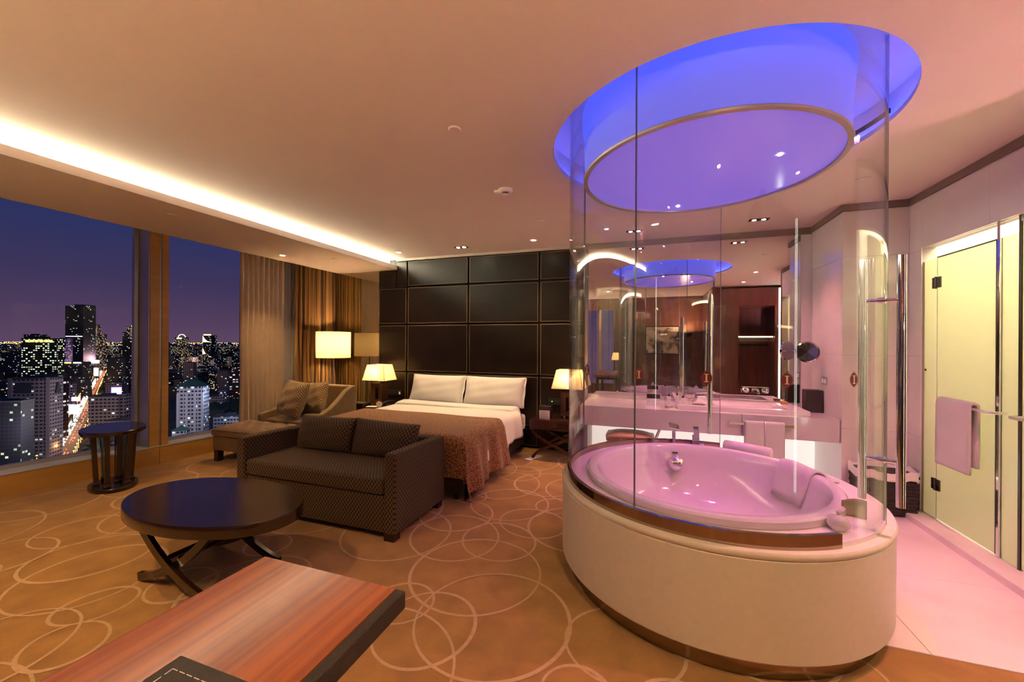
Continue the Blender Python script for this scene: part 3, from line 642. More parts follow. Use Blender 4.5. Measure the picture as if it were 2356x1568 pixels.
# things on the vanity
MB().box(-0.075, 0.075, -0.065, 0.065, 0, 0.235).obj('tissue_cube', MT['blackbox'], bevel=0.006, label='tall dark brown tissue box in the vanity corner', cat='tissue box', loc=(1.655, 5.06, 0.781))
cb = thing('menu_card', 'white tent card with a dark top band on the vanity', 'card', (0.05, 4.86, 0.781))
MB().box(-0.072, 0.072, -0.006, 0.006, 0.0, 0.085).obj('card_face', MT['paper'], cb)
MB().box(-0.072, 0.072, -0.007, 0.007, 0.085, 0.135).obj('card_band', MT['blackbox'], cb)
cp_ = MB()
for w_, z_ in ((0.030, 0.148), (0.022, 0.162), (0.014, 0.176)): cp_.prism([(-w_, -0.003), (w_, -0.003), (0, 0.003)], 0, 0.001, Matrix.Translation((0, 0, z_))); cp_.add([(-w_, -0.004, z_-0.012), (w_, -0.004, z_-0.012), (0, -0.004, z_+0.014), (-w_, 0.004, z_-0.012), (w_, 0.004, z_-0.012), (0, 0.004, z_+0.014)], [(0, 1, 2), (5, 4, 3), (0, 3, 4, 1), (1, 4, 5, 2), (2, 5, 3, 0)])
cp_.obj('card_crest', MT['paper'], cb)
ac = thing('amenity_tray', 'clear acrylic amenity tray on the vanity', 'tray', (0.30, 4.80, 0.781))
for (x0, x1, y0, y1, z0, z1) in ((-0.13, 0.13, -0.07, 0.07, 0.0, 0.008), (-0.13, -0.122, -0.07, 0.07, 0.008, 0.11), (0.122, 0.13, -0.07, 0.07, 0.008, 0.11), (-0.122, 0.122, 0.062, 0.07, 0.008, 0.11)):
    MB().box(x0, x1, y0, y1, z0, z1).obj('tray_side', MT['glass'], ac)
for k, (x, h, lbl) in enumerate(((-0.085, 0.115, 'left'), (0.0, 0.130, 'middle'), (0.06, 0.105, 'right'))):
    bo = thing('toiletry_bottle', 'small pale toiletry bottle, %s one on the acrylic tray' % lbl, 'bottle', (0.30+x, 4.80, 0.79), group='toiletry bottles on the amenity tray')
    MB().box(-0.02, 0.02, -0.014, 0.014, 0, h).obj('body', MT['paper'], bo, bevel=0.004)
    MB().cyl((0, 0), 0.010, h, h+0.028, 14).obj('cap', MT['darkmetal'], bo)
for k, x in enumerate((0.37, 0.45)):
    MB().lathe([(0.0001, 0.0), (0.026, 0.0), (0.030, 0.004), (0.036, 0.10), (0.034, 0.10), (0.028, 0.008), (0.0001, 0.006)], 20).obj('water_glass', MT['glass'], label='clear tumbler %s on the white worktop' % ('left' if k == 0 else 'right'), cat='glass', group='tumblers on the worktop', loc=(x, 5.12, 0.827))
rl = MB().grid(lambda u, v: ((u-0.5)*0.15, (v-0.5)*0.12, 0.012 + 0.05*sin(pi*u)*sin(pi*v)), 12, 10); rl.obj('folded_cloth', MT['towel'], solid=0.01, label='folded white face cloth on the worktop beside the tray', cat='towel', loc=(0.52, 4.86, 0.827))
MB().box(-0.05, 0.05, -0.03, 0.03, 0, 0.045).obj('soap_box', MT['paper'], bevel=0.005, label='small white soap box behind the face cloth', cat='box', loc=(0.60, 5.24, 0.827))
MB().box(-0.03, 0.03, -0.03, 0.03, 0, 0.03).obj('wood_coaster', mat('amber_wood', (0.55, 0.30, 0.08), 0.5), bevel=0.003, label='small amber wooden block at the worktop corner', cat='block', loc=(1.44, 5.22, 0.827))
# basin tap set into the mirror plate
bt = thing('basin_tap', 'crystal handled chrome basin tap plate in front of the mirror', 'tap', (1.18, 5.318, 0.96))
MB().box(-0.14, 0.14, 0.0, 0.028, -0.035, 0.035).obj('plate', MT['chrome'], bt, bevel=0.002)
MB().tube([(0, 0.0, 0.01), (0, -0.10, 0.015), (0, -0.13, -0.005), (0, -0.13, -0.03)], 0.012, 12).obj('spout', MT['chrome'], bt)
for x in (-0.10, 0.10): MB().lathe([(0.0001, 0), (0.03, 0.004), (0.022, 0.02), (0.03, 0.038), (0.0001, 0.045)], 8, m=Matrix.Translation((x, 0, 0)) @ Matrix.Rotation(pi/2, 4, 'X')).obj('handle', MT['chrome'], bt)
# round shaving mirror
sm = thing('shaving_mirror', 'round chrome shaving mirror on a wall arm beside the vanity', 'mirror', (1.735, 5.06, 1.42))
MB().tube([(0.0, 0.08, 0.0), (-0.06, 0.06, 0.0), (-0.11, 0.0, 0.0)], 0.008, 10).obj('arm', MT['chrome'], sm)
MB().lathe([(0.0001, -0.004), (0.03, -0.004), (0.03, 0.006), (0.0001, 0.008)], 20, m=Matrix.Translation((-0.001, 0.08, 0)) @ Matrix.Rotation(-pi/2, 4, 'Y')).obj('wall_plate', MT['chrome'], sm)
hm = Matrix.Translation((-0.135, -0.03, 0.0)) @ Matrix.Rotation(RAD(-34), 4, 'Z') @ Matrix.Rotation(pi/2, 4, 'X')
MB().lathe([(0.0001, -0.012), (0.105, -0.012), (0.115, 0.0), (0.112, 0.012), (0.098, 0.014), (0.098, 0.008)], 40, m=hm).obj('ring_frame', MT['chrome'], sm)
MB().lathe([(0.0001, 0.006), (0.05, 0.0068), (0.097, 0.009)], 40, m=hm).obj('mirror_glass', MT['mirror'], sm)
sk = thing('wall_socket', 'white wall socket under the shaving mirror', 'socket', (1.739, 4.98, 1.12))
MB().box(-0.010, 0.0, -0.06, 0.06, -0.04, 0.04).obj('plate', MT['white'], sk, bevel=0.002)
for y in (-0.03, 0.03): MB().box(-0.013, -0.009, y-0.018, y+0.018, -0.022, 0.022).obj('outlet', MT['paper'], sk)
rh = MB().lathe([(0.0001, 0), (0.012, 0), (0.008, 0.02), (0.011, 0.035), (0.0001, 0.038)], 16, m=Matrix.Rotation(pi/2, 4, 'X')); rh.obj('robe_hook', MT['chrome'], label='small chrome robe hook on the corner marble wall', cat='hook', loc=(1.90, 4.599, 1.715))
# stool under the vanity
st = thing('vanity_stool', 'brown leather vanity stool tucked under the counter', 'stool', (-0.20, 4.70, 0.0))
MB().grid(lambda u, v: ((u-0.5)*0.50, (v-0.5)*0.34, 0.44 + 0.05*(1-abs(2*u-1)**3)*(1-abs(2*v-1)**3)), 16, 12).obj('seat', MT['brownleather'], st, solid=0.05, ang=60)
MB().box(-0.25, 0.25, -0.17, 0.17, 0.34, 0.395).obj('seat_base', MT['brownleather'], st, bevel=0.01)
for x in (-0.235, 0.235):
    for y in (-0.155, 0.155): MB().box(x-0.015, x+0.015, y-0.015, y+0.015, 0.006, 0.341).obj('leg', MT['darkmetal'], st)

# ================================================================ FROSTED GLASS DOORS
th_ = MB().box(2.10, 2.34, 2.45, 4.43, 0.0, 0.055).obj('trim_7', MT['marble_floor'], kind='structure', bevel=0.004, label='raised marble threshold under the frosted doors')
def fpanel(parent, y0, y1, z0, z1, name='glass_panel', m='frosted'):
    return MB().box(2.262, 2.272, y0, y1, z0, z1).obj(name, MT[m], parent)
d1 = thing('door_1', 'frosted glass shower door carrying a pink lit towel', None, (0, 0, 0), kind='structure')
fpanel(d1, 3.672, 4.262, 0.065, 2.225)
fe = MB(); fe.box(2.258, 2.276, 3.658, 3.672, 0.065, 2.225); fe.box(2.258, 2.276, 3.658, 4.264, 2.225, 2.234); fe.obj('door_edge', MT['darkmetal'], d1)
for z in (2.02, 0.345):
    h_ = MB(); h_.box(2.250, 2.262, 4.215, 4.262, z-0.045, z+0.045); h_.box(2.250, 2.262, 4.272, 4.312, z-0.045, z+0.045); h_.cyl((2.252, 4.267), 0.009, z-0.05, z+0.05, 12)
    h_.obj('hinge', MT['darkmetal'], d1, bevel=0.002)
tb_ = MB(); tb_.tube([(2.262, 4.07, 1.045), (2.20, 4.07, 1.045), (2.185, 4.055, 1.045), (2.185, 3.60, 1.045), (2.20, 3.585, 1.045), (2.262, 3.585, 1.045)], 0.011, 12)
tb_.obj('towel_bar', MT['chrome'], d1)
sp1 = thing('window_4', 'narrow fixed frosted panel beside the marble pier', None, kind='structure')
fpanel(sp1, 4.272, 4.428, 0.058, 2.225)
MB().cyl((2.258, 4.40), 0.012, 0.0, 0.016, 14, m=Matrix.Translation((0, 0, 1.28))).obj('stud', MT['chrome'], sp1)
tr_ = thing('window_5', 'clear glass strip above the frosted shower door', None, kind='structure')
fpanel(tr_, 3.68, 4.428, 2.240, 2.340, 'transom_pane', 'glass')
fpanel(tr_, 3.50, 3.62, 2.240, 2.340, 'transom_pane', 'glass')
ps = thing('trim_8', 'slim chrome upright between the frosted doors', None, kind='structure')
MB().box(2.250, 2.285, 3.628, 3.652, 0.056, 2.344).obj('post', MT['chrome'], ps, bevel=0.002)
sp2 = thing('window_6', 'narrow fixed frosted panel right of the chrome upright', None, kind='structure')
fpanel(sp2, 3.492, 3.624, 0.058, 2.232)
MB().box(2.256, 2.278, 3.472, 3.490, 0.056, 2.344).obj('post', MT['darkmetal'], sp2)
d2 = thing('door_2', 'second frosted glass door at the right picture edge', None, kind='structure')
fpanel(d2, 2.70, 3.468, 0.065, 2.30)
MB().tube([(2.262, 3.46, 1.04), (2.20, 3.46, 1.04), (2.19, 3.44, 1.04), (2.19, 2.95, 1.04), (2.262, 2.93, 1.04)], 0.011, 12).obj('towel_bar', MT['chrome'], d2)
hung('bath_towel', 3.905, 0.33, 2.185, 1.062, 0.49, 0.44, 'white bath towel folded over the frosted door bar', None, t=0.022, axis='y', gap=0.024)
# ceiling lamp of the shower room
sh = thing('shower_ceiling_lamp', 'square lamp on the ceiling behind the frosted doors', 'lamp', (2.85, 3.5, CZ-0.002))
MB().box(-0.3, 0.3, -0.7, 0.7, -0.03, 0.0).obj('diffuser', emis('shower_lamp', (1.0, 0.92, 0.58), 19.0), sh)
MB().box(2.34, 3.35, 2.45, 4.43, 0.0, 0.006).obj('floor_shower', MT['marble_floor'], kind='structure', label='marble floor of the shower room')

# laundry basket in the corner
lb = thing('laundry_basket', 'dark wicker laundry basket with white liner in the marble corner', 'basket', (1.99, 4.46, 0.006))
bk = MB()
for k in range(12):
    z = 0.01 + k*0.030; e = 0.012*k/12; o_ = 0.004*(k % 2)
    bk.box(-0.19-e-o_, 0.19+e+o_, -0.115-e*0.6-o_, 0.115+e*0.6+o_, z, z+0.0295)
bk.obj('woven_body', MT['basket'], lb, bevel=0.006)
def liner(u, v):
    a = 2*pi*u; c_, s_ = cos(a), sin(a); sx = 0.222*(abs(c_)**0.35)*(1 if c_ > 0 else -1); sy = 0.138*(abs(s_)**0.35)*(1 if s_ > 0 else -1)
    w = 0.012*sin(9*a) + 0.006*sin(17*a)
    if v < 0.5: return (sx*0.99, sy*0.99, 0.32 + w*0.8 + 0.07*v*2)
    t = (v-0.5)*2; return (sx*(1-0.12*t), sy*(1-0.2*t), 0.392 + w*(1-t) - 0.03*t)
MB().grid(liner, 72, 8, cu=True).obj('cloth_liner', MT['linen'], lb, solid=0.006, ang=80)

# ================================================================ BED
bd = thing('bed', 'wide bed with dark base against the leather wall', 'bed', (-2.60, 4.33, 0.0))
MB().box(-0.93, 0.93, -0.98, 1.06, 0.07, 0.27).obj('base', mat('dark_bed_base', (0.030, 0.018, 0.012), 0.8), bd, bevel=0.01)
for x in (-0.85, 0.85):
    for y in (-0.9, 0.98): MB().cyl((x, y), 0.03, 0.0, 0.071, 14).obj('leg', MT['black'], bd)
MB().box(-0.95, 0.95, -1.00, 1.07, 0.271, 0.50).obj('mattress', MT['linen'], bd, bevel=0.05, seg=4)
def bed_cloth(x0, x1, y0, y1, ztop, dl, dr, df, seed, puff, wav, wavf=0.0):
    """a cloth over the mattress: top with drops at the sides (dl, dr) and the foot (df)"""
    rn = random.Random(seed); k1, k2, k3 = rn.uniform(0, 6), rn.uniform(0, 6), rn.uniform(0, 6)
    R_ = 0.07
    def prof(s, lo, hi, d0, d1):
        """arc-length position -> (coordinate, drop)"""
        if s < lo: 
            d = lo - s; 
            if d < R_*pi/2: t = d/R_; return lo - R_*sin(t), R_*(1-cos(t))
            return lo - R_ - 0.0, R_ + d - R_*pi/2
        if s > hi:
            d = s - hi
            if d < R_*pi/2: t = d/R_; return hi + R_*sin(t), R_*(1-cos(t))
            return hi + R_, R_ + d - R_*pi/2
        return s, 0.0
    def fn(u, v):
        sx = (x0-dl) + (x1+dr-x0+dl)*u; sy = (y0-df) + (y1-y0+df)*v
        x, dx = prof(sx, x0, x1, dl, dr); y, dy = prof(sy, y0, y1 + 10, df, 0)
        top = puff*(0.5*sin(3.1*sx+k1)*sin(2.3*sy+k2) + 0.35*sin(6.3*sx+4.1*sy+k3))
        dd = max(dx, dy)
        if dx > 0.06: x += (1 if x > 0 else -1)*(wav*(dx/0.4)*(0.6+0.5*sin(9*sy+k1)+0.3*sin(23*sy+k2)) + 0.02*dx)
        if dy > 0.06: y -= wavf*(dy/0.4)*(0.6+0.5*sin(10*sx+k1)+0.3*sin(21*sx+k3))
        z = ztop - (dx if dx > dy else dy) - 0.35*min(dx, dy) + top*(1 if dd < 0.02 else 0.3)
        return (x, y, max(z, 0.03))
    return MB().grid(fn, 84, 84)
bed_cloth(-0.90, 0.90, -0.92, 0.70, 0.575, 0.34, 0.36, 0.30, 4, 0.010, 0.05).obj('duvet', MT['linen'], solid=0.03, ang=80, label='white duvet spread over the bed', cat='duvet', loc=(-2.60, 4.33, 0.012))
MB().grid(lambda u, v: (-0.97+1.94*u, 0.58+0.30*v, 0.590 + 0.030*sin(pi*v)**0.5 + 0.006*sin(5*u+2*v) - (0.22*max(0, abs(2*u-1)-0.93)/0.07)), 60, 10).obj('folded_sheet', MT['linen'], solid=0.012, ang=80, label='white sheet edge folded back below the pillows', cat='bed sheet', loc=(-2.60, 4.33, 0.012))
bed_cloth(-0.93, 0.93, -0.955, -0.02, 0.606, 0.50, 0.545, 0.42, 9, 0.008, 0.060).obj('bed_throw', MT['throw'], solid=0.012, ang=80, label='patterned brown throw across the foot of the bed', cat='throw', loc=(-2.60, 4.33, 0.012))
def pillow_mb(w, h, t, pinch=0.05, n=26, wr=0.0, seed=0):
    rn = random.Random(seed); k = [rn.uniform(0, 6) for _ in range(4)]
    m = MB()
    for s_ in (1, -1):
        def fn(u, v, s_=s_):
            a, b = 2*u-1, 2*v-1
            th = t*0.5*((1-abs(a)**3.0)*(1-abs(b)**3.0))**0.55
            x = w/2*a*(1 - pinch*(1-b*b)*abs(a)); z = h/2*b*(1 - pinch*(1-a*a)*abs(b))
            th += wr*th/t*(sin(7*a+3*b+k[0]) + 0.6*sin(11*b-4*a+k[1]))
            return (x, s_*th, z)
        m.grid(fn, n, n)
    return m
for k, (x, lb_) in enumerate(((-3.005, 'left'), (-2.085, 'right'))):
    o = pillow_mb(0.91, 0.44, 0.20, 0.05, 30, 0.008, k).obj('pillow', MT['linen'], merge=True, ang=120, label='plump white pillow leaning on the %s half of the headboard' % lb_, cat='pillow', group='pillows at the head of the bed')
    o.location = (x, 5.235, 0.805); o.rotation_euler = (RAD(-20), 0, RAD(-2 if k == 0 else 1.5))
    fl = MB()
    for s_ in (1,): fl.grid(lambda u, v: (s_*(0.430 + 0.036*u), 0.012*sin(14*v+k)*u, (v-0.5)*0.43), 4, 26)
    fl.obj('flange', MT['linen'], o, solid=0.004, ang=80)

# ================================================================ SOFA
sf = thing('sofa', 'dark two seat sofa in gold diamond fabric at the foot of the bed', 'sofa', (-2.60, 2.87, 0.0))
MB().box(-0.72, 0.72, -0.355, 0.27, 0.055, 0.335).obj('base', MT['sofa'], sf, bevel=0.012)
for s_ in (-1, 1):
    x0, x1 = sorted((s_*0.72, s_*0.825))
    arm = MB(); y0, y1 = -0.375, 0.385
    arm.add([(x0, y0, 0.055), (x1, y0, 0.055), (x1, y1, 0.055), (x0, y1, 0.055), (x0, y0, 0.665), (x1, y0, 0.665), (x1, y1, 0.640), (x0, y1, 0.640)], [(3, 2, 1, 0), (4, 5, 6, 7), (0, 1, 5, 4), (1, 2, 6, 5), (2, 3, 7, 6), (3, 0, 4, 7)])
    arm.obj('arm', MT['sofa'], sf, bevel=0.022, seg=3)
MB().box(-0.72, 0.72, 0.271, 0.385, 0.055, 0.640).obj('backrest', MT['sofa'], sf, bevel=0.022, seg=3)
MB().box(-0.715, 0.715, -0.372, 0.27, 0.337, 0.470).obj('seat_cushion', MT['sofa'], sf, bevel=0.028, seg=4)
for k, x in enumerate((-0.335, 0.335)):
    o = pillow_mb(0.68, 0.33, 0.20, 0.03, 24, 0.012, 40+k).obj('back_cushion', MT['sofa'], sf, merge=True, ang=120)
    o.location = (x, 0.155, 0.615); o.rotation_euler = (RAD(-13), RAD(2 if k else -1), RAD(1.5 if k else -1))
for x in (-0.76, 0.76):
    for y in (-0.32, 0.33): MB().box(x-0.045, x+0.045, y-0.04, y+0.04, 0.0, 0.056).obj('foot', MT['espresso'], sf)

# ================================================================ ARMCHAIR AND OTTOMAN BY THE WINDOW
ot = thing('ottoman', 'tufted taupe velvet ottoman in front of the armchair', 'ottoman', (-4.66, 3.72, 0.0))
MB().box(-0.50, 0.50, -0.26, 0.22, 0.14, 0.315).obj('body', MT['velvet'], ot, bevel=0.012)
tufts = [(-0.30+0.2*i+(0.1 if j % 2 else 0), -0.15+0.10*j) for i in range(4) for j in range(4)]
def tuft(u, v):
    x, y = -0.515+1.03*u, -0.275+0.51*v
    e = min(1, 9*min(u, 1-u))*min(1, 7*min(v, 1-v))
    d = sum(math.exp(-((x-a)**2+(y-b)**2)/0.0016) for a, b in tufts)
    return (x, y, 0.395 + 0.050*e**0.5 - 0.040*min(d, 1.0))
MB().grid(tuft, 72, 44).obj('tufted_top', MT['velvetd'], ot, ang=80)
MB().box(-0.515, 0.515, -0.275, 0.235, 0.318, 0.396).obj('cushion', MT['velvetd'], ot, bevel=0.02, seg=3)
for a, b in tufts: MB().lathe([(0.011, 0.0), (0.009, 0.005), (0.0001, 0.007)], 10, m=Matrix.Translation((a, b, 0.408))).obj('button', MT['velvet'], ot)
for x in (-0.45, 0.45):
    for y in (-0.215, 0.175): MB().box(x-0.035, x+0.035, y-0.035, y+0.035, 0.0, 0.141).obj('leg', MT['espresso'], ot)
ch = thing('armchair', 'taupe velvet armchair with sloping arms by the curtain', 'armchair', (-4.56, 4.345, 0.0))
MB().box(-0.40, 0.40, -0.32, 0.34, 0.14, 0.33).obj('base', MT['velvet'], ch, bevel=0.015)
MB().box(-0.39, 0.39, -0.34, 0.30, 0.332, 0.455).obj('seat_cushion', MT['velvet'], ch, bevel=0.035, seg=4)
for s_ in (-1, 1):
    prof2 = [(-0.38, 0.14), (-0.38, 0.50), (-0.355, 0.525), (-0.20, 0.545), (-0.05, 0.60), (0.10, 0.70), (0.22, 0.80), (0.32, 0.85), (0.43, 0.86), (0.43, 0.14)]
    x0, x1 = sorted((s_*0.402, s_*0.485))
    a_ = MB(); n_ = len(prof2)
    a_.add([(x0, y, z) for y, z in prof2] + [(x1, y, z) for y, z in prof2], [list(range(n_)), list(range(n_, 2*n_))[::-1]] + [(i, (i+1) % n_, (i+1) % n_ + n_, i + n_) for i in range(n_)])
    a_.obj('arm', MT['velvet'], ch, bevel=0.02, seg=3, ang=50)
MB().add([(-0.40, 0.28, 0.33), (0.40, 0.28, 0.33), (0.40, 0.43, 0.33), (-0.40, 0.43, 0.33), (-0.40, 0.34, 0.86), (0.40, 0.34, 0.86), (0.40, 0.45, 0.86), (-0.40, 0.45, 0.86)], [(3, 2, 1, 0), (4, 5, 6, 7), (0, 1, 5, 4), (1, 2, 6, 5), (2, 3, 7, 6), (3, 0, 4, 7)]).obj('backrest', MT['velvet'], ch, bevel=0.03, seg=3)
for x in (-0.40, 0.40):
    for y in (-0.30, 0.38): MB().box(x-0.03, x+0.03, y-0.03, y+0.03, 0.0, 0.141).obj('leg', MT['espresso'], ch)
o = pillow_mb(0.52, 0.50, 0.20, 0.04, 26, 0.02, 60).obj('throw_pillow', MT['pillowdia'], merge=True, ang=120, label='gold diamond patterned pillow in front on the armchair', cat='pillow', group='diamond pillows on the armchair')
o.location = (-4.62, 4.16, 0.715); o.rotation_euler = (RAD(-18), RAD(3), RAD(-12))
o = pillow_mb(0.50, 0.46, 0.17, 0.04, 26, 0.02, 61).obj('throw_pillow', MT['pillowdia'], merge=True, ang=120, label='brown diamond patterned pillow tucked behind on the armchair', cat='pillow', group='diamond pillows on the armchair')
o.location = (-4.50, 4.40, 0.70); o.rotation_euler = (RAD(-16), RAD(-6), RAD(-6))

# ================================================================ SIDE TABLE
sd = thing('side_table', 'dark oval side table with slatted tapering legs by the window', 'side table', (-5.20, 2.51, 0.0), RAD(-20))
MB().lathe([(0.0001, 0.570), (0.343, 0.570), (0.350, 0.577), (0.350, 0.604), (0.344, 0.610), (0.0001, 0.610)], 56, sy=0.70).obj('table_top', MT['espresso'], sd, ang=40)
MB().lathe([(0.0001, 0.0), (0.262, 0.0), (0.266, 0.006), (0.266, 0.036), (0.260, 0.042), (0.0001, 0.042)], 56, sy=0.70).obj('base', MT['espresso'], sd, ang=40)
for (x, y, w) in ((-0.175, -0.05, 0.075), (-0.15, 0.085, 0.05), (0.0, -0.125, 0.07), (0.0, 0.13, 0.05), (0.165, -0.06, 0.045), (0.155, 0.08, 0.045), (-0.05, 0.03, 0.045), (0.05, 0.03, 0.045)):
    tx, ty = x*1.42, y*1.2
    l_ = MB(); a = w/2; b = w*0.72
    l_.add([(x-a, y-0.02, 0.075), (x+a, y-0.02, 0.075), (x+a, y+0.02, 0.075), (x-a, y+0.02, 0.075), (tx-b, ty-0.02, 0.576), (tx+b, ty-0.02, 0.576), (tx+b, ty+0.02, 0.576), (tx-b, ty+0.02, 0.576)], [(3, 2, 1, 0), (4, 5, 6, 7), (0, 1, 5, 4), (1, 2, 6, 5), (2, 3, 7, 6), (3, 0, 4, 7)])
    lg = l_.obj('leg', MT['espresso'], sd, bevel=0.004)
    MB().box(x-a-0.008, x+a+0.008, y-0.028, y+0.028, 0.0415, 0.078).obj('plinth', MT['espresso'], lg, bevel=0.006)

# ================================================================ COFFEE TABLE
ct = thing('coffee_table', 'dark oval coffee table on crossed curved legs', 'coffee table', (-2.68, 1.81, 0.0))
MB().lathe([(0.0001, 0.400), (0.645, 0.400), (0.650, 0.405), (0.650, 0.468), (0.645, 0.473), (0.0001, 0.473)], 80, sy=0.56).obj('table_top', MT['espresso'], ct, ang=40)
for y in (-0.235, 0.215):
    for s_ in (-1, 1):
        pts = []
        for i in range(17):
            t = i/16; x = s_*(-0.335 + 0.64*t); z = 0.025 + 0.375*t**1.35
            x += s_*0.10*sin(pi*t)*(1 if t < 0.5 else 1)*0.55
            pts.append((x, y + s_*0.014, z))
        MB().tube(pts, 0.034, 4, flat=(0.55, 1.0)).obj('leg', MT['espresso'], ct, ang=30)
for x in (-0.10, 0.10):
    MB().tube([(x*0.4, -0.235, 0.20), (x*0.4, 0.215, 0.20)], 0.016, 4).obj('stretcher', MT['espresso'], ct)
# ================================================================ DESK
dk = thing('desk', 'reddish rosewood desk with black leather edges in the foreground', 'desk', (-0.99, 0.14, 0.0))
MB().box(-0.29, 0.257, -0.88, 0.90, 0.690, 0.741).obj('desk_top', MT['deskwood'], dk, bevel=0.003)
MB().box(0.2575, 0.292, -0.88, 0.899, 0.687, 0.742).obj('leather_edge', mat('black_grain_leather', (0.030, 0.020, 0.014), 0.5, bump=0.8, bscale=420), dk, bevel=0.006)
pd_ = MB().box(-0.072, 0.20, -0.55, 0.502, 0.7405, 0.7425).obj('leather_pad', mat('black_pad_leather', (0.022, 0.020, 0.019), 0.45, bump=0.3, bscale=300), dk)
st_ = MB(); 
for k in range(44): st_.box(0.172, 0.1735, 0.47-0.024*k-0.017, 0.47-0.024*k, 0.742, 0.7436); st_.box(-0.046, -0.0445, 0.47-0.024*k-0.017, 0.47-0.024*k, 0.742, 0.7436)
for k in range(9): st_.box(-0.046+0.024*k, -0.046+0.024*k+0.017, 0.4685, 0.470, 0.742, 0.7436)
st_.obj('pad_stitching', MT['paper'], pd_)
for x in (-0.25, 0.22):
    for y in (-0.83, 0.30): MB().box(x-0.03, x+0.03, y-0.03, y+0.03, 0.0, 0.691).obj('leg', MT['espresso'], dk)
MB().box(-0.25, 0.22, -0.85, 0.32, 0.58, 0.691).obj('apron', MT['espresso'], dk)

# ================================================================ NIGHTSTANDS, LAMPS AND WHAT STANDS ON THEM
def nightstand(loc, label):
    t = thing('nightstand', label, 'nightstand', loc, group='nightstands beside the bed')
    MB().box(-0.31, 0.31, -0.24, 0.24, 0.395, 0.525).obj('case', MT['nightwood'], t, bevel=0.004)
    d = MB().box(-0.285, 0.285, -0.252, -0.241, 0.412, 0.510).obj('drawer', MT['nightwood'], t, bevel=0.003)
    p = MB(); 
    for (a, b, c, e) in ((-0.045, 0.045, 0.448, 0.453), (-0.045, 0.045, 0.478, 0.483), (-0.045, -0.040, 0.453, 0.478), (0.040, 0.045, 0.453, 0.478), (-0.025, 0.030, 0.463, 0.467)): p.box(a, b, -0.258, -0.2525, c, e)
    p.obj('pull', MT['steel'], d)
    for y in (-0.215, 0.215):
        for s_ in (-1, 1):
            pts = [(s_*(0.28 - 0.56*i/14 + 0.05*sin(2*pi*i/14)), y + s_*0.012, 0.39 - 0.372*i/14) for i in range(15)]
            MB().tube(pts, 0.026, 4, flat=(0.5, 1.0)).obj('leg', MT['nightwood'], t, ang=30)
    return t
nightstand((-1.14, 5.135, 0.0), 'mahogany nightstand with crossed legs right of the bed')
nightstand((-4.00, 5.135, 0.0), 'mahogany nightstand left of the bed near the mirror wall')
def table_lamp(loc, label, power):
    t = thing('table_lamp', label, 'table lamp', loc, group='table lamps on the nightstands')
    for x in (-0.06, 0.06):
        for y in (-0.045, 0.045): MB().cyl((x, y), 0.008, 0.0, 0.026, 10).obj('foot', MT['chrome'], t)
    b = MB(); b.box(-0.10, -0.032, -0.07, 0.07, 0.025, 0.335); b.box(0.032, 0.10, -0.07, 0.07, 0.025, 0.335); b.box(-0.032, 0.032, -0.07, 0.07, 0.025, 0.085); b.box(-0.032, 0.032, -0.07, 0.07, 0.27, 0.335); b.box(-0.032, 0.032, 0.03, 0.07, 0.085, 0.27)
    b.obj('base', MT['lampwood'], t)
    MB().box(-0.102, 0.102, -0.072, 0.072, 0.335, 0.341).obj('cap', MT['steel'], t)
    MB().cyl((0, 0), 0.008, 0.341, 0.46, 12).obj('stem', MT['chrome'], t)
    s_ = MB(); W0, W1, D0, D1 = 0.205, 0.150, 0.155, 0.11; z0, z1 = 0.385, 0.625
    c0 = [(-W0, -D0), (W0, -D0), (W0, D0), (-W0, D0)]; c1 = [(-W1, -D1), (W1, -D1), (W1, D1), (-W1, D1)]
    s_.add([(x, y, z0) for x, y in c0] + [(x, y, z1) for x, y in c1], [(i, (i+1) % 4, (i+1) % 4 + 4, i + 4) for i in range(4)])
    sh_ = s_.obj('shade', MT['shade'], t)
    e_ = MB()
    for i in range(4): e_.tube([(c0[i][0], c0[i][1], z0), (c1[i][0], c1[i][1], z1)], 0.0035, 6)
    e_.obj('shade_seam', MT['shadeband'], sh_)
    MB().lathe([(0.0001, 0.455), (0.02, 0.46), (0.032, 0.485), (0.03, 0.51), (0.0001, 0.53)], 16).obj('bulb', emis('bulb_glass', WARMW, 6.0), t)
    l = light('bulb_light', 'POINT', (0, 0, 0.50), power, WARM, shadow_soft_size=0.035); l.parent = t
    return t
table_lamp((-3.96, 5.15, 0.526), 'lit table lamp with tapered cream shade left of the bed', 30)
table_lamp((-0.985, 5.15, 0.526), 'lit table lamp with tapered cream shade right of the bed', 30)
def wall_panel(x, label, led):
    t = thing('switch_panel', label, 'switch panel', (x, BW-0.036, 0.685), group='bedside switch panels')
    MB().box(-0.13, 0.13, -0.012, 0.0, -0.045, 0.045).obj('plate', MT['black'], t, bevel=0.002)
    for k in range(5): MB().box(-0.11+0.030*k, -0.088+0.030*k, -0.015, -0.011, -0.006, 0.020).obj('button', MT['darkmetal'], t)
    MB().box(0.075, 0.105, -0.015, -0.011, -0.02, 0.022).obj('key', MT['paper'] if not led else MT['darkmetal'], t)
    if led: MB().cyl((0, 0), 0.006, 0, 0.004, 10, m=Matrix.Translation((-0.075, -0.012, 0.0)) @ Matrix.Rotation(pi/2, 4, 'X')).obj('indicator', MT['green_led'], t)
wall_panel(-3.86, 'black bedside switch panel behind the left lamp', False); wall_panel(-1.20, 'black bedside switch panel with a green light by the right lamp', True)
MB().box(-0.12, 0.12, -0.09, 0.09, 0, 0.045).obj('leather_box', MT['blackbox'], bevel=0.004, label='flat dark leather box on the left nightstand', cat='box', loc=(-4.185, 4.99, 0.526))
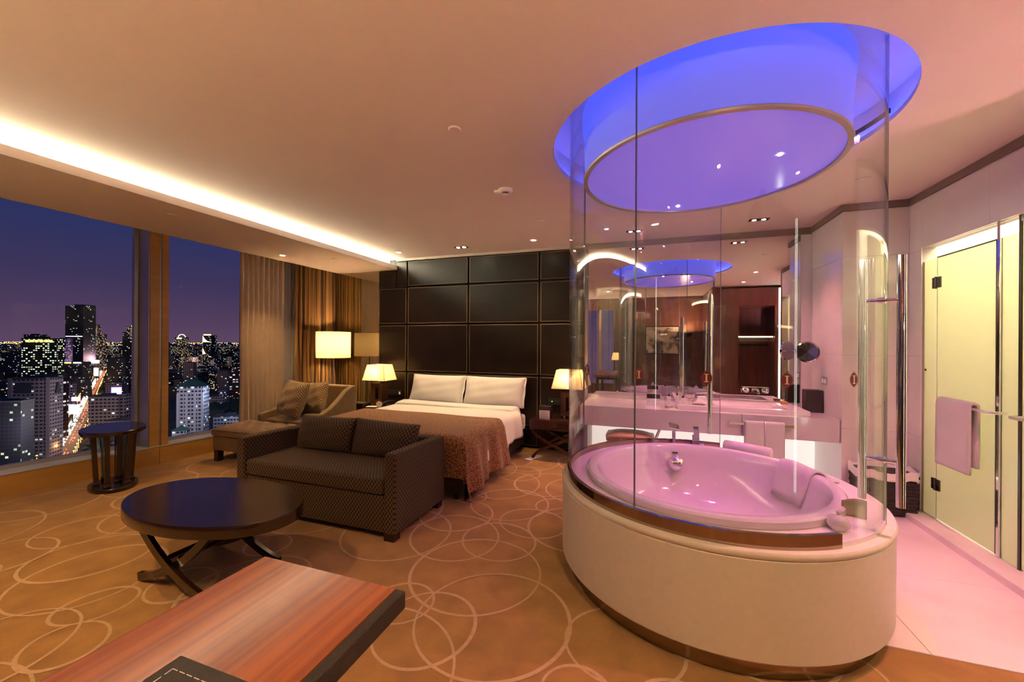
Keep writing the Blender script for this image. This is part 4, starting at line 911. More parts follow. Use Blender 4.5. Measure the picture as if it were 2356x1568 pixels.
MB().box(-0.09, 0.09, -0.05, 0.05, 0, 0.004).obj('note_pad', MT['paper'], label='white note pad on the left nightstand', cat='notepad', loc=(-3.93, 4.96, 0.526), rz=RAD(20))
ph = thing('telephone', 'black desk telephone on the left nightstand', 'telephone', (-3.74, 5.10, 0.526), RAD(-20))
MB().box(-0.055, 0.055, -0.09, 0.09, 0.0, 0.035).obj('phone_base', MT['black'], ph, bevel=0.008)
MB().tube([(-0.02, -0.10, 0.045), (-0.02, -0.04, 0.062), (-0.02, 0.04, 0.066), (-0.02, 0.10, 0.052)], 0.020, 10).obj('handset', MT['black'], ph)
ck = thing('alarm_clock', 'small round chrome clock beside the left lamp', 'clock', (-3.79, 4.94, 0.526), RAD(15))
MB().lathe([(0.0001, -0.03), (0.045, -0.03), (0.050, -0.02), (0.050, 0.03), (0.0001, 0.03)], 24, m=Matrix.Translation((0, 0, 0.050)) @ Matrix.Rotation(pi/2, 4, 'X')).obj('case', MT['chrome'], ck)
MB().lathe([(0.0001, 0.0), (0.040, 0.0)], 24, m=Matrix.Translation((0, -0.0305, 0.050)) @ Matrix.Rotation(pi/2, 4, 'X')).obj('dial', MT['paper'], ck)
bb = thing('amenity_box', 'black cube box with a white card on the right nightstand', 'box', (-1.27, 5.03, 0.526))
MB().box(-0.075, 0.075, -0.06, 0.06, 0, 0.155).obj('box_body', MT['blackbox'], bb, bevel=0.003)
MB().box(-0.070, 0.070, -0.072, -0.068, 0, 0.105).obj('card', MT['paper'], bb)
for k in range(5): MB().box(-0.045, 0.045-0.012*(k % 2), -0.0735, -0.0722, 0.085-0.016*k, 0.089-0.016*k).obj('print_line', mat('grey_print', (0.35, 0.33, 0.33), 0.8) if k == 0 else bpy.data.materials['grey_print'], bb)
MB().lathe([(0.0001, 0.155), (0.018, 0.155), (0.016, 0.163), (0.0001, 0.168)], 14).obj('box_stud', MT['chrome'], bb)
fl_ = MB().grid(lambda u, v: ((u-0.5)*0.28, (v-0.5)*0.10, 0.002+0.003*sin(6*u)), 8, 4); fl_.obj('slipper_card', MT['paper'], solid=0.003, label='pale slip of paper on the carpet beside the bed', cat='paper', loc=(-1.42, 4.98, 0.004), rz=RAD(70))

# floor lamp
fl = thing('floor_lamp', 'tall floor lamp with lit drum shade by the striped curtain', 'floor lamp', (-4.74, 5.02, 0.0))
MB().lathe([(0.0001, 0.0), (0.14, 0.0), (0.14, 0.018), (0.02, 0.026), (0.0001, 0.026)], 36).obj('base', MT['chrome'], fl)
MB().cyl((0, 0), 0.011, 0.024, 1.46, 14).obj('pole', MT['chrome'], fl)
MB().lathe([(0.255, 1.245), (0.255, 1.655)], 56).obj('shade', MT['shade'], fl)
rg = MB(); rg.lathe([(0.257, 1.243), (0.252, 1.243), (0.252, 1.250), (0.257, 1.250), (0.257, 1.243)], 56); rg.obj('shade_rim', MT['shadeband'], fl)
MB().lathe([(0.0001, 1.44), (0.02, 1.445), (0.032, 1.47), (0.03, 1.495), (0.0001, 1.515)], 16).obj('bulb', emis('bulb_glass_tall', WARMW, 6.0), fl)
MB().tube([(0.06, 0, 1.25), (0.062, 0, 1.10)], 0.002, 6).obj('pull_cord', MT['chrome'], fl)
l = light('bulb_light', 'POINT', (0, 0, 1.47), 60, WARM, shadow_soft_size=0.04); l.parent = fl

def fill_torchiere(x, y, label, power, color, zt=1.78):  # unseen floor lamps added to brighten ceiling and room
    t = thing('fill_uplighter', label, 'floor lamp', (x, y, 0.0), group='unseen bowl lamps added to brighten the ceiling')
    MB().lathe([(0.0001, 0.0), (0.15, 0.0), (0.15, 0.02), (0.02, 0.03), (0.0001, 0.03)], 32).obj('base', MT['darkmetal'], t)
    MB().cyl((0, 0), 0.012, 0.03, zt-0.10, 12).obj('pole', MT['darkmetal'], t)
    MB().lathe([(0.012, zt-0.10), (0.10, zt-0.07), (0.17, zt), (0.175, zt), (0.105, zt-0.08), (0.012, zt-0.11)], 40).obj('bowl', MT['darkmetal'], t)
    MB().lathe([(0.0001, zt-0.07), (0.09, zt-0.065)], 24).obj('lamp_disc', MT['lamp_on'], t)
    l = light('fill_uplight', 'SPOT', (0, 0, zt+0.012), power, color, spot_size=RAD(172), spot_blend=0.25, shadow_soft_size=0.08); l.parent = t; l.rotation_euler = (pi, 0, 0)
for k, (x, y, lbl) in enumerate(((-3.9, -1.0, 'unseen bowl lamp added behind the desk near the window'), (-1.9, -1.1, 'unseen bowl lamp added against the dark wall behind the desk'), (0.95, -1.0, 'unseen bowl lamp added under the ink landscape'))):
    fill_torchiere(x, y, lbl, L_FILL[k], WARM)
fill_torchiere(2.95, 1.55, 'unseen bowl lamp added in the entrance hall', L_FILL[3], PINK)

# ================================================================ CEILING FITTINGS
def downlight(x, y, z, label, power, color, size=95, r=0.032, lens='lamp_on', double=False):
    t = thing('downlight', label, 'downlight', (x, y, z), group='recessed ceiling downlights')
    if double: MB().box(-0.095, 0.095, -0.045, 0.045, -0.006, -0.0003).obj('trim_plate', MT['steel'], t, bevel=0.001)
    else: MB().lathe([(r, -0.0005), (r+0.016, -0.0005), (r+0.014, -0.007), (r, -0.006), (r, -0.0005)], 28).obj('trim_ring', MT['ceiling'], t)
    for dx in ((-0.045, 0.045) if double else (0,)):
        MB().cyl((dx, 0), r-0.002, -0.008 if double else -0.003, -0.0005, 20).obj('lens', MT[lens], t)
    if power:
        l = light('spot', 'SPOT', (0, 0, -0.012), power, color, spot_size=RAD(size), spot_blend=0.8, shadow_soft_size=0.03); l.parent = t
    return t
downlight(-1.42, 4.93, CZ, 'glowing downlight above the right side of the bed', L_SPOT*0.8, WARMW)
downlight(-3.51, 4.99, CZ, 'glowing downlight above the left side of the bed', L_SPOT*0.7, WARMW)
downlight(-2.485, 4.985, CZ, 'double square downlight over the middle of the bed', L_SPOT*0.7, WARMW, double=True, r=0.028)
downlight(-4.69, 4.04, 2.665, 'glowing downlight in the soffit above the armchair', L_SPOT*0.75, WARM)
downlight(1.10, 4.85, CZ, 'square downlight above the vanity basin', L_SPOT*1.3, PINK, lens='lamp_pink', double=True, r=0.022)
downlight(-0.17, 4.90, CZ, 'square downlight above the left vanity end', L_SPOT*1.1, PINK, lens='lamp_pink', double=True, r=0.022)
downlight(1.85, 2.35, CZ, 'unseen downlight added above the marble floor by the glass doors', L_SPOT*1.7, PINK, size=140, lens='lamp_pink')  # added out of view to keep pink light on the marble
downlight(-1.0, 0.30, CZ, 'unseen downlight added above the rosewood desk', L_SPOT*0.6, WARM, size=100)  # this and the following downlights are unseen, added for brightness
downlight(-2.9, 0.35, CZ, 'unseen downlight added above the carpet left of the desk', L_SPOT*1.25, WARM, size=110)
downlight(-4.4, 1.2, 2.665, 'unseen downlight added in the soffit near the side table', L_SPOT*1.2, WARM, size=110)
downlight(0.35, 0.75, CZ, 'unseen downlight added in front of the bath platform', L_SPOT*0.9, WARM, size=120)
downlight(1.9, 1.1, CZ, 'unseen downlight added in the entrance hall', L_SPOT*0.6, WARM, size=110)
def ceiling_cap(x, y, z, r, label):
    o = MB().lathe([(0.0001, -0.010), (r*0.8, -0.010), (r, -0.004), (r, -0.0003)], 28).obj('sprinkler_cap', MT['ceiling'], label=label, cat='sprinkler cap', group='flat ceiling caps', loc=(x, y, z)); return o
ceiling_cap(-1.152, 2.211, CZ, 0.040, 'round flat cap on the ceiling left of the blue drum')
ceiling_cap(-1.121, 4.185, CZ, 0.038, 'round flat cap on the ceiling above the bed')
ceiling_cap(-4.173, 2.425, 2.665, 0.040, 'round flat cap on the soffit above the window')
ceiling_cap(-4.18, 4.438, 2.665, 0.038, 'round flat cap on the soffit near the curtains')
ceiling_cap(1.62, 3.93, CZ, 0.05, 'round flat cap on the bathroom ceiling')
sd_ = thing('smoke_detector', 'white smoke detector on the ceiling above the bed aisle', 'smoke detector', (-1.187, 3.232, CZ))
MB().lathe([(0.0001, -0.030), (0.05, -0.030), (0.062, -0.020), (0.064, -0.0003)], 32).obj('housing', MT['paper'], sd_)
MB().box(-0.10, -0.03, -0.025, 0.025, -0.022, -0.0004).obj('wing', MT['paper'], sd_, bevel=0.006)
MB().lathe([(0.026, -0.030), (0.026, -0.042)], 24).obj('vent_ring', MT['darkmetal'], sd_)
MB().lathe([(0.0001, -0.050), (0.020, -0.050), (0.030, -0.044), (0.030, -0.041), (0.0001, -0.041)], 24).obj('sensor_cap', MT['paper'], sd_)

# ================================================================ WHAT THE MIRROR SHOWS BEHIND THE CAMERA
wr = thing('wardrobe', 'dark open wardrobe in the entrance hall with a lit shelf', 'wardrobe', (2.30, 0.10, 0.0))
MB().box(-0.80, -0.36, -0.30, 0.30, 0.0, 2.78).obj('side_panel', MT['wallwood'], wr)
MB().box(0.36, 0.62, -0.30, 0.30, 0.0, 2.78).obj('side_panel', MT['wallwood'], wr)
MB().box(-0.36, 0.36, -0.30, 0.30, 2.36, 2.78).obj('top_panel', MT['wallwood'], wr)
MB().box(-0.36, 0.36, -0.30, -0.26, 0.0, 2.36).obj('back_panel', MT['wallwood'], wr)
MB().box(-0.36, 0.36, -0.26, 0.24, 1.68, 1.72).obj('shelf', MT['wallwood'], wr)
MB().box(-0.34, 0.34, 0.20, 0.235, 1.655, 1.679).obj('shelf_light', MT['warm_led'], wr)
MB().tube([(-0.36, 0.0, 1.58), (0.36, 0.0, 1.58)], 0.012, 10).obj('hanging_rail', MT['chrome'], wr)
MB().box(0.435, 0.475, 0.300, 0.312, 0.02, 2.76).obj('light_strip', MT['white_led'], wr)
pc = thing('picture', 'framed ink landscape on the dark wall behind the desk', 'picture', (0.35, -1.384, 1.60))
MB().box(-0.46, 0.46, 0.0, 0.02, -0.40, 0.40).obj('frame', MT['steel'], pc); MB().box(-0.43, 0.43, 0.02, 0.022, -0.37, 0.37).obj('print', MT['picture'], pc)
table = thing('desk_lamp', 'lit lamp with tapered shade at the back end of the desk', 'table lamp', (-0.86, -0.56, 0.742))
MB().lathe([(0.0001, 0.0), (0.075, 0.0), (0.075, 0.012), (0.01, 0.02), (0.01, 0.34)], 24).obj('stand', MT['chrome'], table)
MB().lathe([(0.125, 0.30), (0.085, 0.50)], 32).obj('shade', MT['shade'], table)
MB().lathe([(0.0001, 0.36), (0.02, 0.365), (0.03, 0.39), (0.0001, 0.42)], 14).obj('bulb', emis('bulb_glass_desk', WARMW, 6.0), table)
l = light('bulb_light', 'POINT', (0, 0, 0.40), 9, WARM, shadow_soft_size=0.03); l.parent = table

# ================================================================ THE CITY BELOW (far outside the window, on the ground 130 m down)
GZ = -128.5
def pray(u, v):
    x = (u-1178)/FPX; y = (HORY-v)/FPX; c_, s_ = cos(ROLL), sin(ROLL)
    return CF + CR*(c_*x - s_*y) + CU*(s_*x + c_*y)
def ground(u, v):
    d = pray(u, v); t = (GZ-CAMH)/min(d.z, -0.0055); p = Vector((0, 0, CAMH)) + d*t; p.z = GZ; return p, t
def height_at(u, v, t): return CAMH + pray(u, v).z*t
gcol = mat('night_ground', (0.020, 0.022, 0.030), 0.9, col2=(0.05, 0.045, 0.05), nscale=0.02)
MB().prism([(-40000, -2000), (-20, -200), (-20, 400), (900, 5200), (-2000, 30000), (-40000, 30000)], GZ-1, GZ).obj('ground', gcol, kind='structure', label='dark city ground far below the window')
FM = {
 'dark': facade_mat('facade_dark_glass', (0.020, 0.022, 0.030), 5.0, 4.0, 0.03, (0.9, 1.0, 0.75), (1.0, 0.85, 0.55), 0.5, 0.4, 1),
 'lit': facade_mat('facade_office_lit', (0.020, 0.024, 0.022), 5.0, 5.5, 0.40, (0.75, 1.0, 0.72), (1.0, 0.92, 0.45), 0.75, 0.5, 2),
 'litnear': facade_mat('facade_glass_near', (0.018, 0.02, 0.026), 3.0, 3.4, 0.10, (0.55, 1.0, 0.55), (0.9, 1.0, 0.6), 0.6, 0.45, 12),
 'warm': facade_mat('facade_warm_lit', (0.06, 0.045, 0.045), 4.0, 3.6, 0.36, (1.0, 0.65, 0.30), (1.0, 0.85, 0.55), 0.42, 0.4, 3),
 'stone': facade_mat('facade_stone', (0.30, 0.24, 0.24), 3.6, 4.0, 0.06, (0.9, 1.0, 0.95), (0.8, 1.0, 0.6), 0.55, 0.6, 4),
 'beige': facade_mat('facade_beige', (0.36, 0.29, 0.28), 4.5, 4.5, 0.04, (0.85, 1.0, 0.95), (1.0, 0.9, 0.6), 0.55, 0.55, 5),
 'red': facade_mat('facade_red_brown', (0.11, 0.045, 0.05), 6.0, 5.0, 0.22, (0.85, 1.0, 0.9), (1.0, 0.9, 0.7), 0.6, 0.55, 6),
 'resid': facade_mat('facade_residential', (0.07, 0.065, 0.08), 4.0, 3.4, 0.10, (1.0, 0.75, 0.42), (0.80, 1.0, 0.95), 0.5, 0.5, 7),
 'blue': facade_mat('facade_blue_lit', (0.05, 0.04, 0.14), 6.0, 4.0, 0.4, (0.35, 0.3, 1.0), (0.9, 0.5, 0.9), 0.4, 0.4, 8),
 'white': facade_mat('facade_white', (0.45, 0.45, 0.50), 4.0, 5.0, 0.08, (0.85, 1.0, 0.85), (0.95, 1.0, 0.95), 0.5, 0.55, 9),
}
EM = {'yellow': emis('sign_yellow', (1.0, 0.85, 0.10), 2.0), 'red': emis('sign_red', (1.0, 0.08, 0.05), 2.2), 'white': emis('sign_white', (1.0, 0.85, 0.95), 3.0), 'gold': emis('sign_gold', (1.0, 0.80, 0.30), 3.0),
      'orange': emis('lamp_orange', (1.0, 0.45, 0.10), 3.0), 'pink': emis('sign_pink', (1.0, 0.35, 0.6), 2.4), 'violet': emis('sign_violet', (0.4, 0.25, 1.0), 2.4), 'cyan': emis('sign_cyan', (0.4, 0.85, 1.0), 2.0), 'car': emis('car_headlamp', (1.0, 0.88, 0.62), 7.0), 'tail': emis('car_tail_lamp', (1.0, 0.10, 0.04), 4.0), 'green': emis('flood_green', (0.3, 1.0, 0.3), 2.5)}
roofm = mat('roof_dark', (0.05, 0.055, 0.065), 0.8); roofg = mat('roof_green_tile', (0.02, 0.085, 0.075), 0.7)
FOOT = []
def block(name, u0, u1, vt, vb, fac, label, rot=18, dep=0.8, extra=None, roof=True):
    uc = (u0+u1)/2; g, t = ground(uc, vb); wpx = (u1-u0)/FPX*t
    a = RAD(rot); w = wpx/(cos(a) + dep*abs(sin(a))); d = w*dep
    h = height_at(uc, vt, t) - GZ
    o = thing(name, label, 'building', g + CF*(d/2), YAW + a); FOOT.append((g.x + CF.x*d/2, g.y + CF.y*d/2, 0.75*max(w, d)))
    b = MB().box(-w/2, w/2, -d/2, d/2, 0, h).obj('tower_body', FM[fac], o)
    if roof:
        MB().box(-w*0.52, w*0.52, -d*0.52, d*0.52, h, h+w*0.03+0.5).obj('parapet', roofm, o); MB().box(-w*0.2, w*0.15, -d*0.2, d*0.2, h+w*0.03, h+w*0.10).obj('roof_house', roofm, o)
    if extra: extra(o, w, d, h)
    return o
def signbar(m, z0, z1, x0=-0.45, x1=0.45, n=1, face=-1):
    def f(o, w, d, h):
        s_ = MB(); L = (x1-x0)/n
        for k in range(n): s_.box(w*(x0+L*k), w*(x0+L*(k+ (0.72 if n > 1 else 1))), -d/2-1.6, -d/2-0.4, h*z0, h*z1)
        s_.obj('lit_sign', EM[m], o)
    return f
def multi(*fs):
    def f(o, w, d, h):
        for q in fs: q(o, w, d, h)
    return f
def step_top(fx, hh, fac):
    def f(o, w, d, h): MB().box(-w/2 + w*fx, w/2, -d*0.48, d*0.48, h, h+hh*h).obj('upper_step', FM[fac], o)
    return f
def crown_box(m, x0, x1, z0, z1):
    def f(o, w, d, h): MB().box(w*x0, w*x1, -d*0.53, d*0.53, h*z0, h*z1).obj('lit_crown', EM[m], o)
    return f
block('skyscraper', 148, 189, 703, 862, 'dark', 'tallest dark skyscraper with a stepped top on the skyline', 6, 0.8, multi(step_top(0.5, 0.02, 'dark'), signbar('white', 0.555, 0.562)), False)
block('office_tower', 190, 214, 747, 856, 'warm', 'warm lit tower directly right of the tallest skyscraper', 8)
block('office_tower', 213, 232, 769, 853, 'warm', 'tower with a red lit sign on its top', 8, 0.8, signbar('red', 1.0, 1.05, -0.45, 0.45))
block('office_tower', 54, 122, 780, 896, 'lit', 'broad dark office block under a row of yellow sign letters', 14, 0.3, signbar('yellow', 0.945, 0.985, -0.38, 0.40, 6))
block('office_tower', 53, 84, 770, 862, 'resid', 'grey block just behind the yellow sign office', 10)
block('apartment_tower', 122, 148, 779, 866, 'blue', 'blue and violet lit block left of the tallest skyscraper', 12, 0.8, signbar('violet', 0.93, 0.97))
block('office_tower', 290, 317, 752, 866, 'warm', 'slim tower with a bright lamp on its crown', 10, 0.8, crown_box('gold', -0.12, 0.12, 1.01, 1.035))
block('office_tower', 281, 292, 764, 862, 'resid', 'narrow tower left of the lamp crowned tower', 5)
block('office_tower', 282, 305, 782, 880, 'dark', 'dark glass block in front of the lamp crowned tower', 4)
block('apartment_tower', 309, 337, 843, 925, 'resid', 'apartment tower near the wood post with dotted windows', 16, 0.7)
block('hotel', 145, 186, 834, 884, 'resid', 'dark hotel with orange and white roof signs', 8, 0.6, multi(signbar('orange', 0.97, 1.03, -0.5, -0.08), signbar('white', 0.97, 1.03, 0.05, 0.45)))
block('mall', 186, 212, 842, 872, 'beige', 'windowless beige mall beside the avenue', 6, 0.7)
block('apartment_tower', 0, 53, 812, 884, 'resid', 'wide dark apartment block at the left picture edge', 8, 0.6)
block('apartment_tower', 244, 284, 824, 886, 'resid', 'cluster of dark apartments right of the avenue', 14, 0.6)
block('office_tower', 314, 342, 812, 874, 'warm', 'white signed block against the wood post', 8, 0.7, signbar('white', 0.88, 0.94, -0.5, 0.5))
block('office_tower', 140, 163, 880, 942, 'white', 'small white block behind the red brown tower', 16, 0.6)
block('office_tower', 163, 194, 868, 912, 'resid', 'dark low block above the billboards', 8, 0.6)
block('office_tower', 240, 276, 880, 922, 'beige', 'grey office with a violet shop front above the slab block', 14, 0.7, signbar('violet', 0.30, 0.75, -0.1, 0.5))
block('office_tower', 91, 138, 864, 1010, 'red', 'red brown tower with lit window bands left of the avenue', 14, 0.35, signbar('pink', 0.03, 0.16, 0.30, 0.5))
def arch_crown(o, w, d, h):
    MB().box(-w*0.34, w*0.05, -d*0.51, d*0.2, h*0.83, h*0.96).obj('dark_recess', roofm, o)
    n = 14; arc = [(0.5*w+0.3, -0.20*d + 0.4*d*i/n, h*0.82 + h*0.13*sin(pi*i/n)) for i in range(n+1)]
    MB().add(arc + [(x+1.2, y, z) for x, y, z in arc], [list(range(n+1)), list(range(n+1, 2*n+2))[::-1]]).obj('arched_opening', roofm, o)
    for x in (-0.5, 0.40): MB().box(w*x, w*(x+0.1), -d*0.53, -d*0.47, 0, h*1.02).obj('corner_pier', mat('pier_stone', (0.26, 0.21, 0.21), 0.8) if x < 0 else bpy.data.materials['pier_stone'], o)
block('stone_tower', 18, 100, 872, 1062, 'stone', 'big grey stone tower with an arched crown at the lower left', 18, 0.55, arch_crown)
block('glass_tower', -30, 36, 925, 1110, 'litnear', 'dark glass tower with green lit floors in the left corner', 16, 0.6)
block('slab_block', 206, 278, 912, 1012, 'beige', 'long beige slab block right of the avenue', 12, 0.3, lambda o, w, d, h: MB().box(w*0.34, w*0.52, -d*0.5, d*0.6, 0, h*1.05).obj('stair_tower', FM['beige'], o))
block('low_block', 247, 322, 968, 1020, 'beige', 'low beige block behind the oval side table', 10, 0.4)
block('low_block', 280, 338, 1000, 1045, 'resid', 'low lit sheds near the wood post', 6, 0.5)
# right hand pane
block('office_tower', 401, 421, 776, 846, 'warm', 'tower with a golden arched crown right of the wood post', 6, 0.9, multi(signbar('gold', 0.96, 0.995, -0.25, 0.3), lambda o, w, d, h: MB().tube([(w*0.42*cos(pi*i/12), 0, h+w*0.40*sin(pi*i/12)) for i in range(13)], w*0.035, 6).obj('crown_arch', EM['gold'], o)))
def crescents(o, w, d, h):
    for (zb, zt, fl) in ((0.80, 0.99, 1), (0.35, 0.62, 1)):
        n = 10; pts = []
        for i in range(n+1):
            t = i/n; pts.append((-w/2 + w*t, -d/2-1.5, h*zb + (h*(zt-zb))*(1-t)**2.6))
        MB().add(pts + [(w/2, -d/2-1.5, h*zb-1)] + [(-w/2, -d/2-1.5, h*zb-1)], [list(range(n+3))]).obj('lit_screen', EM['gold'], o)
    MB().box(-w*0.4, w*0.45, -d/2-1.5, -d/2-0.5, h*1.0, h*1.03).obj('lit_sign', EM['gold'], o)
block('office_tower', 466, 486, 771, 846, 'dark', 'dark tower with bright curved light screens', 2, 0.9, crescents, False)
def hip(o, w, d, h):
    MB().add([(-w*0.54, -d*0.54, h), (w*0.54, -d*0.54, h), (w*0.54, d*0.54, h), (-w*0.54, d*0.54, h), (-w*0.2, 0, h+w*0.28), (w*0.2, 0, h+w*0.28)], [(0, 1, 5, 4), (1, 2, 5), (2, 3, 4, 5), (3, 0, 4), (3, 2, 1, 0)]).obj('hip_roof', roofg, o)
    for x in (-0.5, -0.17, 0.14, 0.42): MB().box(w*x, w*(x+0.09), -d/2-0.8, -d/2, 0, h*0.86).obj('facade_rib', bpy.data.materials.get('rib_white') or mat('rib_white', (0.5, 0.5, 0.54), 0.8), o)
block('hotel', 403, 461, 889, 1012, 'white', 'white ribbed hotel under a green hip roof', 16, 0.6, hip, False)
block('apartment_tower', 420, 444, 834, 902, 'beige', 'pale twin slab behind the green roofed hotel', 8, 0.5)
block('apartment_tower', 498, 523, 852, 902, 'beige', 'pale twin apartment block left of the beige curtain', 10, 0.6)
block('apartment_tower', 526, 552, 857, 926, 'red', 'dark red apartment block beside the beige curtain', 10, 0.6)
block('low_block', 462, 514, 912, 938, 'white', 'low white school block above the dark park', 10, 0.4, lambda o, w, d, h: MB().box(w*0.25, w*0.42, -d*0.55, d*0.5, 0, h*1.5).obj('stair_tower', FM['white'], o))
block('low_block', 462, 512, 946, 972, 'resid', 'low dark block with dotted windows below the park', 14, 0.5)
block('low_block', 488, 560, 958, 996, 'white', 'low white workshop beside the ottoman', 12, 0.5)
block('low_block', 392, 424, 990, 1030, 'white', 'low green roofed house at the foot of the hotel', 20, 0.7, lambda o, w, d, h: MB().add([(-w*0.6, -d*0.6, h), (w*0.6, -d*0.6, h), (w*0.6, d*0.6, h), (-w*0.6, d*0.6, h), (0, 0, h+w*0.35)], [(0, 1, 4), (1, 2, 4), (2, 3, 4), (3, 0, 4), (3, 2, 1, 0)]).obj('hip_roof', roofg, o), False)
# billboards by the avenue
for (u0, u1, v0, v1, vb, m, lbl) in ((165, 184, 913, 922, 945, 'pink', 'pink lit billboard beside the avenue'), (207, 228, 828, 835, 866, 'white', 'bright white billboard far up the avenue'), (150, 182, 930, 952, 968, 'cyan', 'glowing cyan forecourt canopy beside the avenue'), (216, 226, 846, 864, 880, 'gold', 'golden lit shop front beside the avenue')):
    g, t = ground((u0+u1)/2, vb); w = (u1-u0)/FPX*t; z0 = height_at((u0+u1)/2, v1, t)-GZ; z1 = height_at((u0+u1)/2, v0, t)-GZ
    bo = thing('billboard', lbl, 'billboard', g, YAW); MB().box(-w/2, w/2, -0.6, 0.6, max(z0, 3), z1).obj('lit_face', EM[m], bo); MB().box(-0.8, 0.8, 0, 1, 0, max(z0, 3.1)).obj('mast', roofm, bo)
# the avenue with its traffic and lamps
rn = random.Random(5)
road_px = [(128, 1062), (150, 1022), (172, 984), (192, 940), (203, 915), (214, 893), (226, 872), (238, 850), (246, 836)]
rp_ = [ground(u, v)[0] for u, v in road_px]
rm = MB(); vsr = []
for i, p in enumerate(rp_):
    t_ = (rp_[min(i+1, len(rp_)-1)] - rp_[max(i-1, 0)]); t_.z = 0; t_.normalize(); nrm = Vector((t_.y, -t_.x, 0))
    vsr += [tuple(p - nrm*10 + Vector((0, 0, 0.2))), tuple(p + nrm*10 + Vector((0, 0, 0.2)))]
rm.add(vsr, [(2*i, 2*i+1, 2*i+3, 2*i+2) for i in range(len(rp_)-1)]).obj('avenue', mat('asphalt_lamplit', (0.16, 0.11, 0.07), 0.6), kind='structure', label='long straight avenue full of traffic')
cars, tails, lamps, trees = MB(), MB(), MB(), MB()
ico = [(0, 0, 1), (0.89, 0, 0.45), (0.28, 0.85, 0.45), (-0.72, 0.53, 0.45), (-0.72, -0.53, 0.45), (0.28, -0.85, 0.45), (0, 0, -0.3)]
icf = [(0, 1, 2), (0, 2, 3), (0, 3, 4), (0, 4, 5), (0, 5, 1), (6, 2, 1), (6, 3, 2), (6, 4, 3), (6, 5, 4), (6, 1, 5)]
def blob(mb, p, r): mb.add([(p[0]+x*r, p[1]+y*r, p[2]+z*r) for x, y, z in ico], icf)
for i in range(len(rp_)-1):
    a, b = rp_[i], rp_[i+1]; L = (b-a).length; t_ = (b-a).normalized(); nrm = Vector((t_.y, -t_.x, 0))
    for k in range(int(L/5)):
        p = a + t_*(k*5 + rn.uniform(0, 4))
        for off in (-7, -4, -1.5): 
            if rn.random() < 0.6: q = p + nrm*(off+rn.uniform(-0.6, 0.6)); cars.cbox((q.x, q.y, GZ+0.9), (1.1, 1.1, 0.6))
        for off in (3, 6):
            if rn.random() < 0.22: q = p + nrm*(off+rn.uniform(-0.6, 0.6)); tails.cbox((q.x, q.y, GZ+0.9), (0.9, 0.9, 0.5))
    for k in range(int(L/22)):
        p = a + t_*(k*22)
        for off in (-13, 13): q = p + nrm*off; lamps.cbox((q.x, q.y, GZ+9.5), (1.2, 1.2, 0.7)); lamps.cbox((q.x, q.y, GZ+4.5), (0.3, 0.3, 9))
    for k in range(int(L/7)):
        p = a + t_*(k*7)
        for sgn in (-1, 1):
            for w_ in range(2):
                off = sgn*rn.uniform(15, 40); q = p + nrm*off; blob(trees, (q.x, q.y, GZ+5+rn.uniform(0, 2)), rn.uniform(3.5, 6.5))
cars.obj('traffic', EM['car'], kind='stuff', label='stream of white headlamps on the avenue', cat='traffic')
tails.obj('traffic', EM['tail'], kind='stuff', label='stream of red tail lamps on the avenue', cat='traffic')
lamps.obj('street_lamps', EM['orange'], kind='stuff', label='rows of orange street lamps along the avenue', cat='street lamps')
treem = mat('night_foliage', (0.07, 0.075, 0.035), 0.9)
for _ in range(500):
    u = rn.uniform(462, 550); v = rn.uniform(925, 968); g, t = ground(u, v); blob(trees, (g.x, g.y, GZ+4), rn.uniform(5, 9))
trees.obj('street_trees', treem, kind='stuff', label='dark tree crowns along the avenue and in the park', cat='trees')
# the uncountable rest of the city towards the horizon
far, fl1, fl2, fl3 = MB(), MB(), MB(), MB()
fars = {'resid': MB(), 'warm': MB(), 'dark': MB()}
for _ in range(900):
    u = rn.uniform(-40, 352) if rn.random() < 0.6 else rn.uniform(392, 560); v = 800 + 110*rn.random()**1.7
    if 150 < u < 255 and v > 850: continue
    if u > 455 and v > 900: continue
    g, t = ground(u, v); w = rn.uniform(14, 34); h = rn.uniform(12, 75) if v < 860 else rn.uniform(10, 40)
    if any((g.x-a_)**2 + (g.y-b_)**2 < (r_ + 0.7*w)**2 for a_, b_, r_ in FOOT): continue
    M_ = Matrix.Translation(g) @ Matrix.Rotation(YAW + rn.uniform(-0.3, 0.5), 4, 'Z')
    fars[rn.choice(('resid', 'resid', 'warm', 'dark'))].box(-w/2, w/2, -w/2, w/2, 0, h, M_)
for k_, l_ in (('resid', 'mass of dim apartment blocks reaching to the horizon'), ('warm', 'mass of warm lit blocks reaching to the horizon'), ('dark', 'mass of dark blocks reaching to the horizon')):
    fars[k_].obj('distant_blocks', FM[k_], kind='stuff', label=l_, cat='buildings')
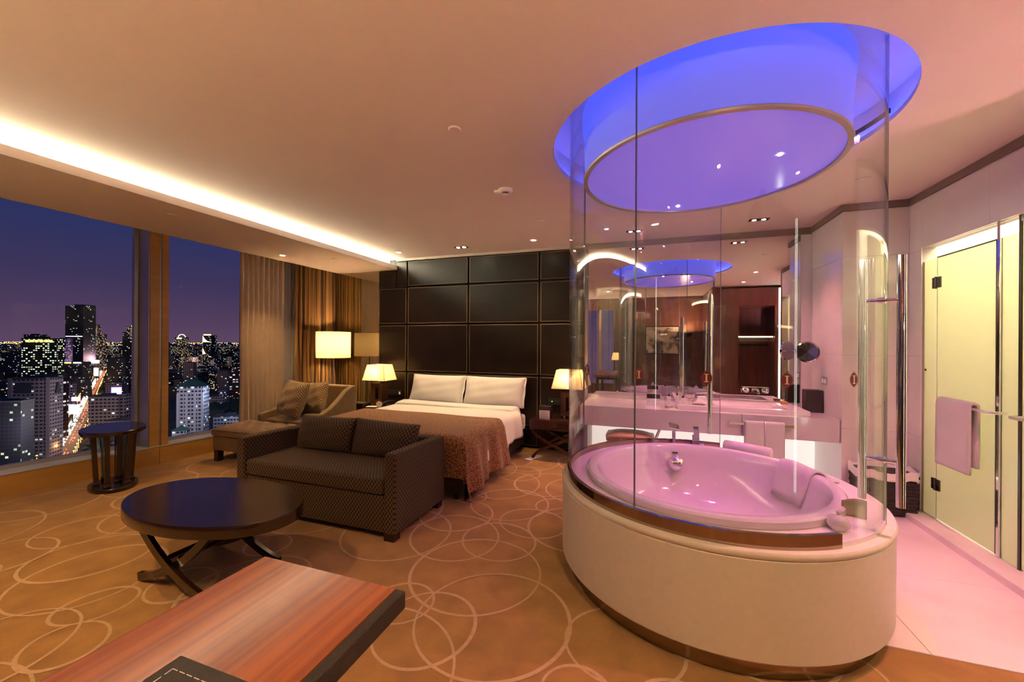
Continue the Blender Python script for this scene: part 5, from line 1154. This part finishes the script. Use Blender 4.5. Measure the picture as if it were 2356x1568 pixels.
for _ in range(1500):
    u = rn.uniform(-20, 352) if rn.random() < 0.65 else rn.uniform(392, 560); v = 788 + 150*rn.random()**2.2
    g, t = ground(u, v); r_ = t*rn.uniform(0.4, 1.0)/FPX; k = rn.random()
    (fl1 if k < 0.6 else fl2 if k < 0.93 else fl3).cbox((g.x, g.y, GZ + rn.uniform(5, 30)), (r_, r_, r_))
for (u0, u1, v) in ((0, 55, 790), (10, 52, 783), (495, 560, 801), (425, 470, 790), (215, 300, 795)):
    for k in range(int((u1-u0)*0.45)):
        g, t = ground(u0 + k/0.45 + rn.uniform(-1, 1), v + rn.uniform(-1.5, 1.5)); r_ = t*rn.uniform(0.4, 0.9)/FPX; fl1.cbox((g.x, g.y, GZ+12), (r_, r_, r_))
fl1.obj('distant_lamps', EM['orange'], kind='stuff', label='scatter of distant orange lamps towards the horizon', cat='city lights')
fl2.obj('distant_lamps', EM['white'], kind='stuff', label='scatter of distant white lamps towards the horizon', cat='city lights')
fl3.obj('distant_lamps', EM['cyan'], kind='stuff', label='scatter of distant blue lamps towards the horizon', cat='city lights')
# light of the avenue's lamps on trees and road
for i in range(0, len(rp_)-1):
    for f_ in (0.2, 0.7):
        p = rp_[i].lerp(rp_[i+1], f_); light('avenue_glow', 'POINT', (p.x, p.y, GZ+14), 2600*(1 + i*0.6), (1.0, 0.48, 0.14), shadow_soft_size=2.0)
# added lights without fixtures, brightening the facades like street lighting
for k, (u, v, z, pw, c_) in enumerate(((150, 1000, 40, 60000, (1.0, 0.55, 0.30)), (60, 1120, 50, 60000, (0.9, 0.7, 0.8)), (200, 920, 45, 70000, (1.0, 0.6, 0.4)), (250, 1060, 60, 60000, (0.9, 0.75, 0.75)), (420, 1060, 60, 22000, (0.75, 0.8, 1.0)), (500, 1010, 60, 22000, (0.7, 0.8, 1.0)), (225, 860, 60, 300000, (1.0, 0.55, 0.55)), (450, 860, 60, 260000, (1.0, 0.6, 0.45)))):
    g, t = ground(u, v); light('facade_fill', 'POINT', (g.x, g.y, GZ+z), pw, c_, shadow_soft_size=6.0)
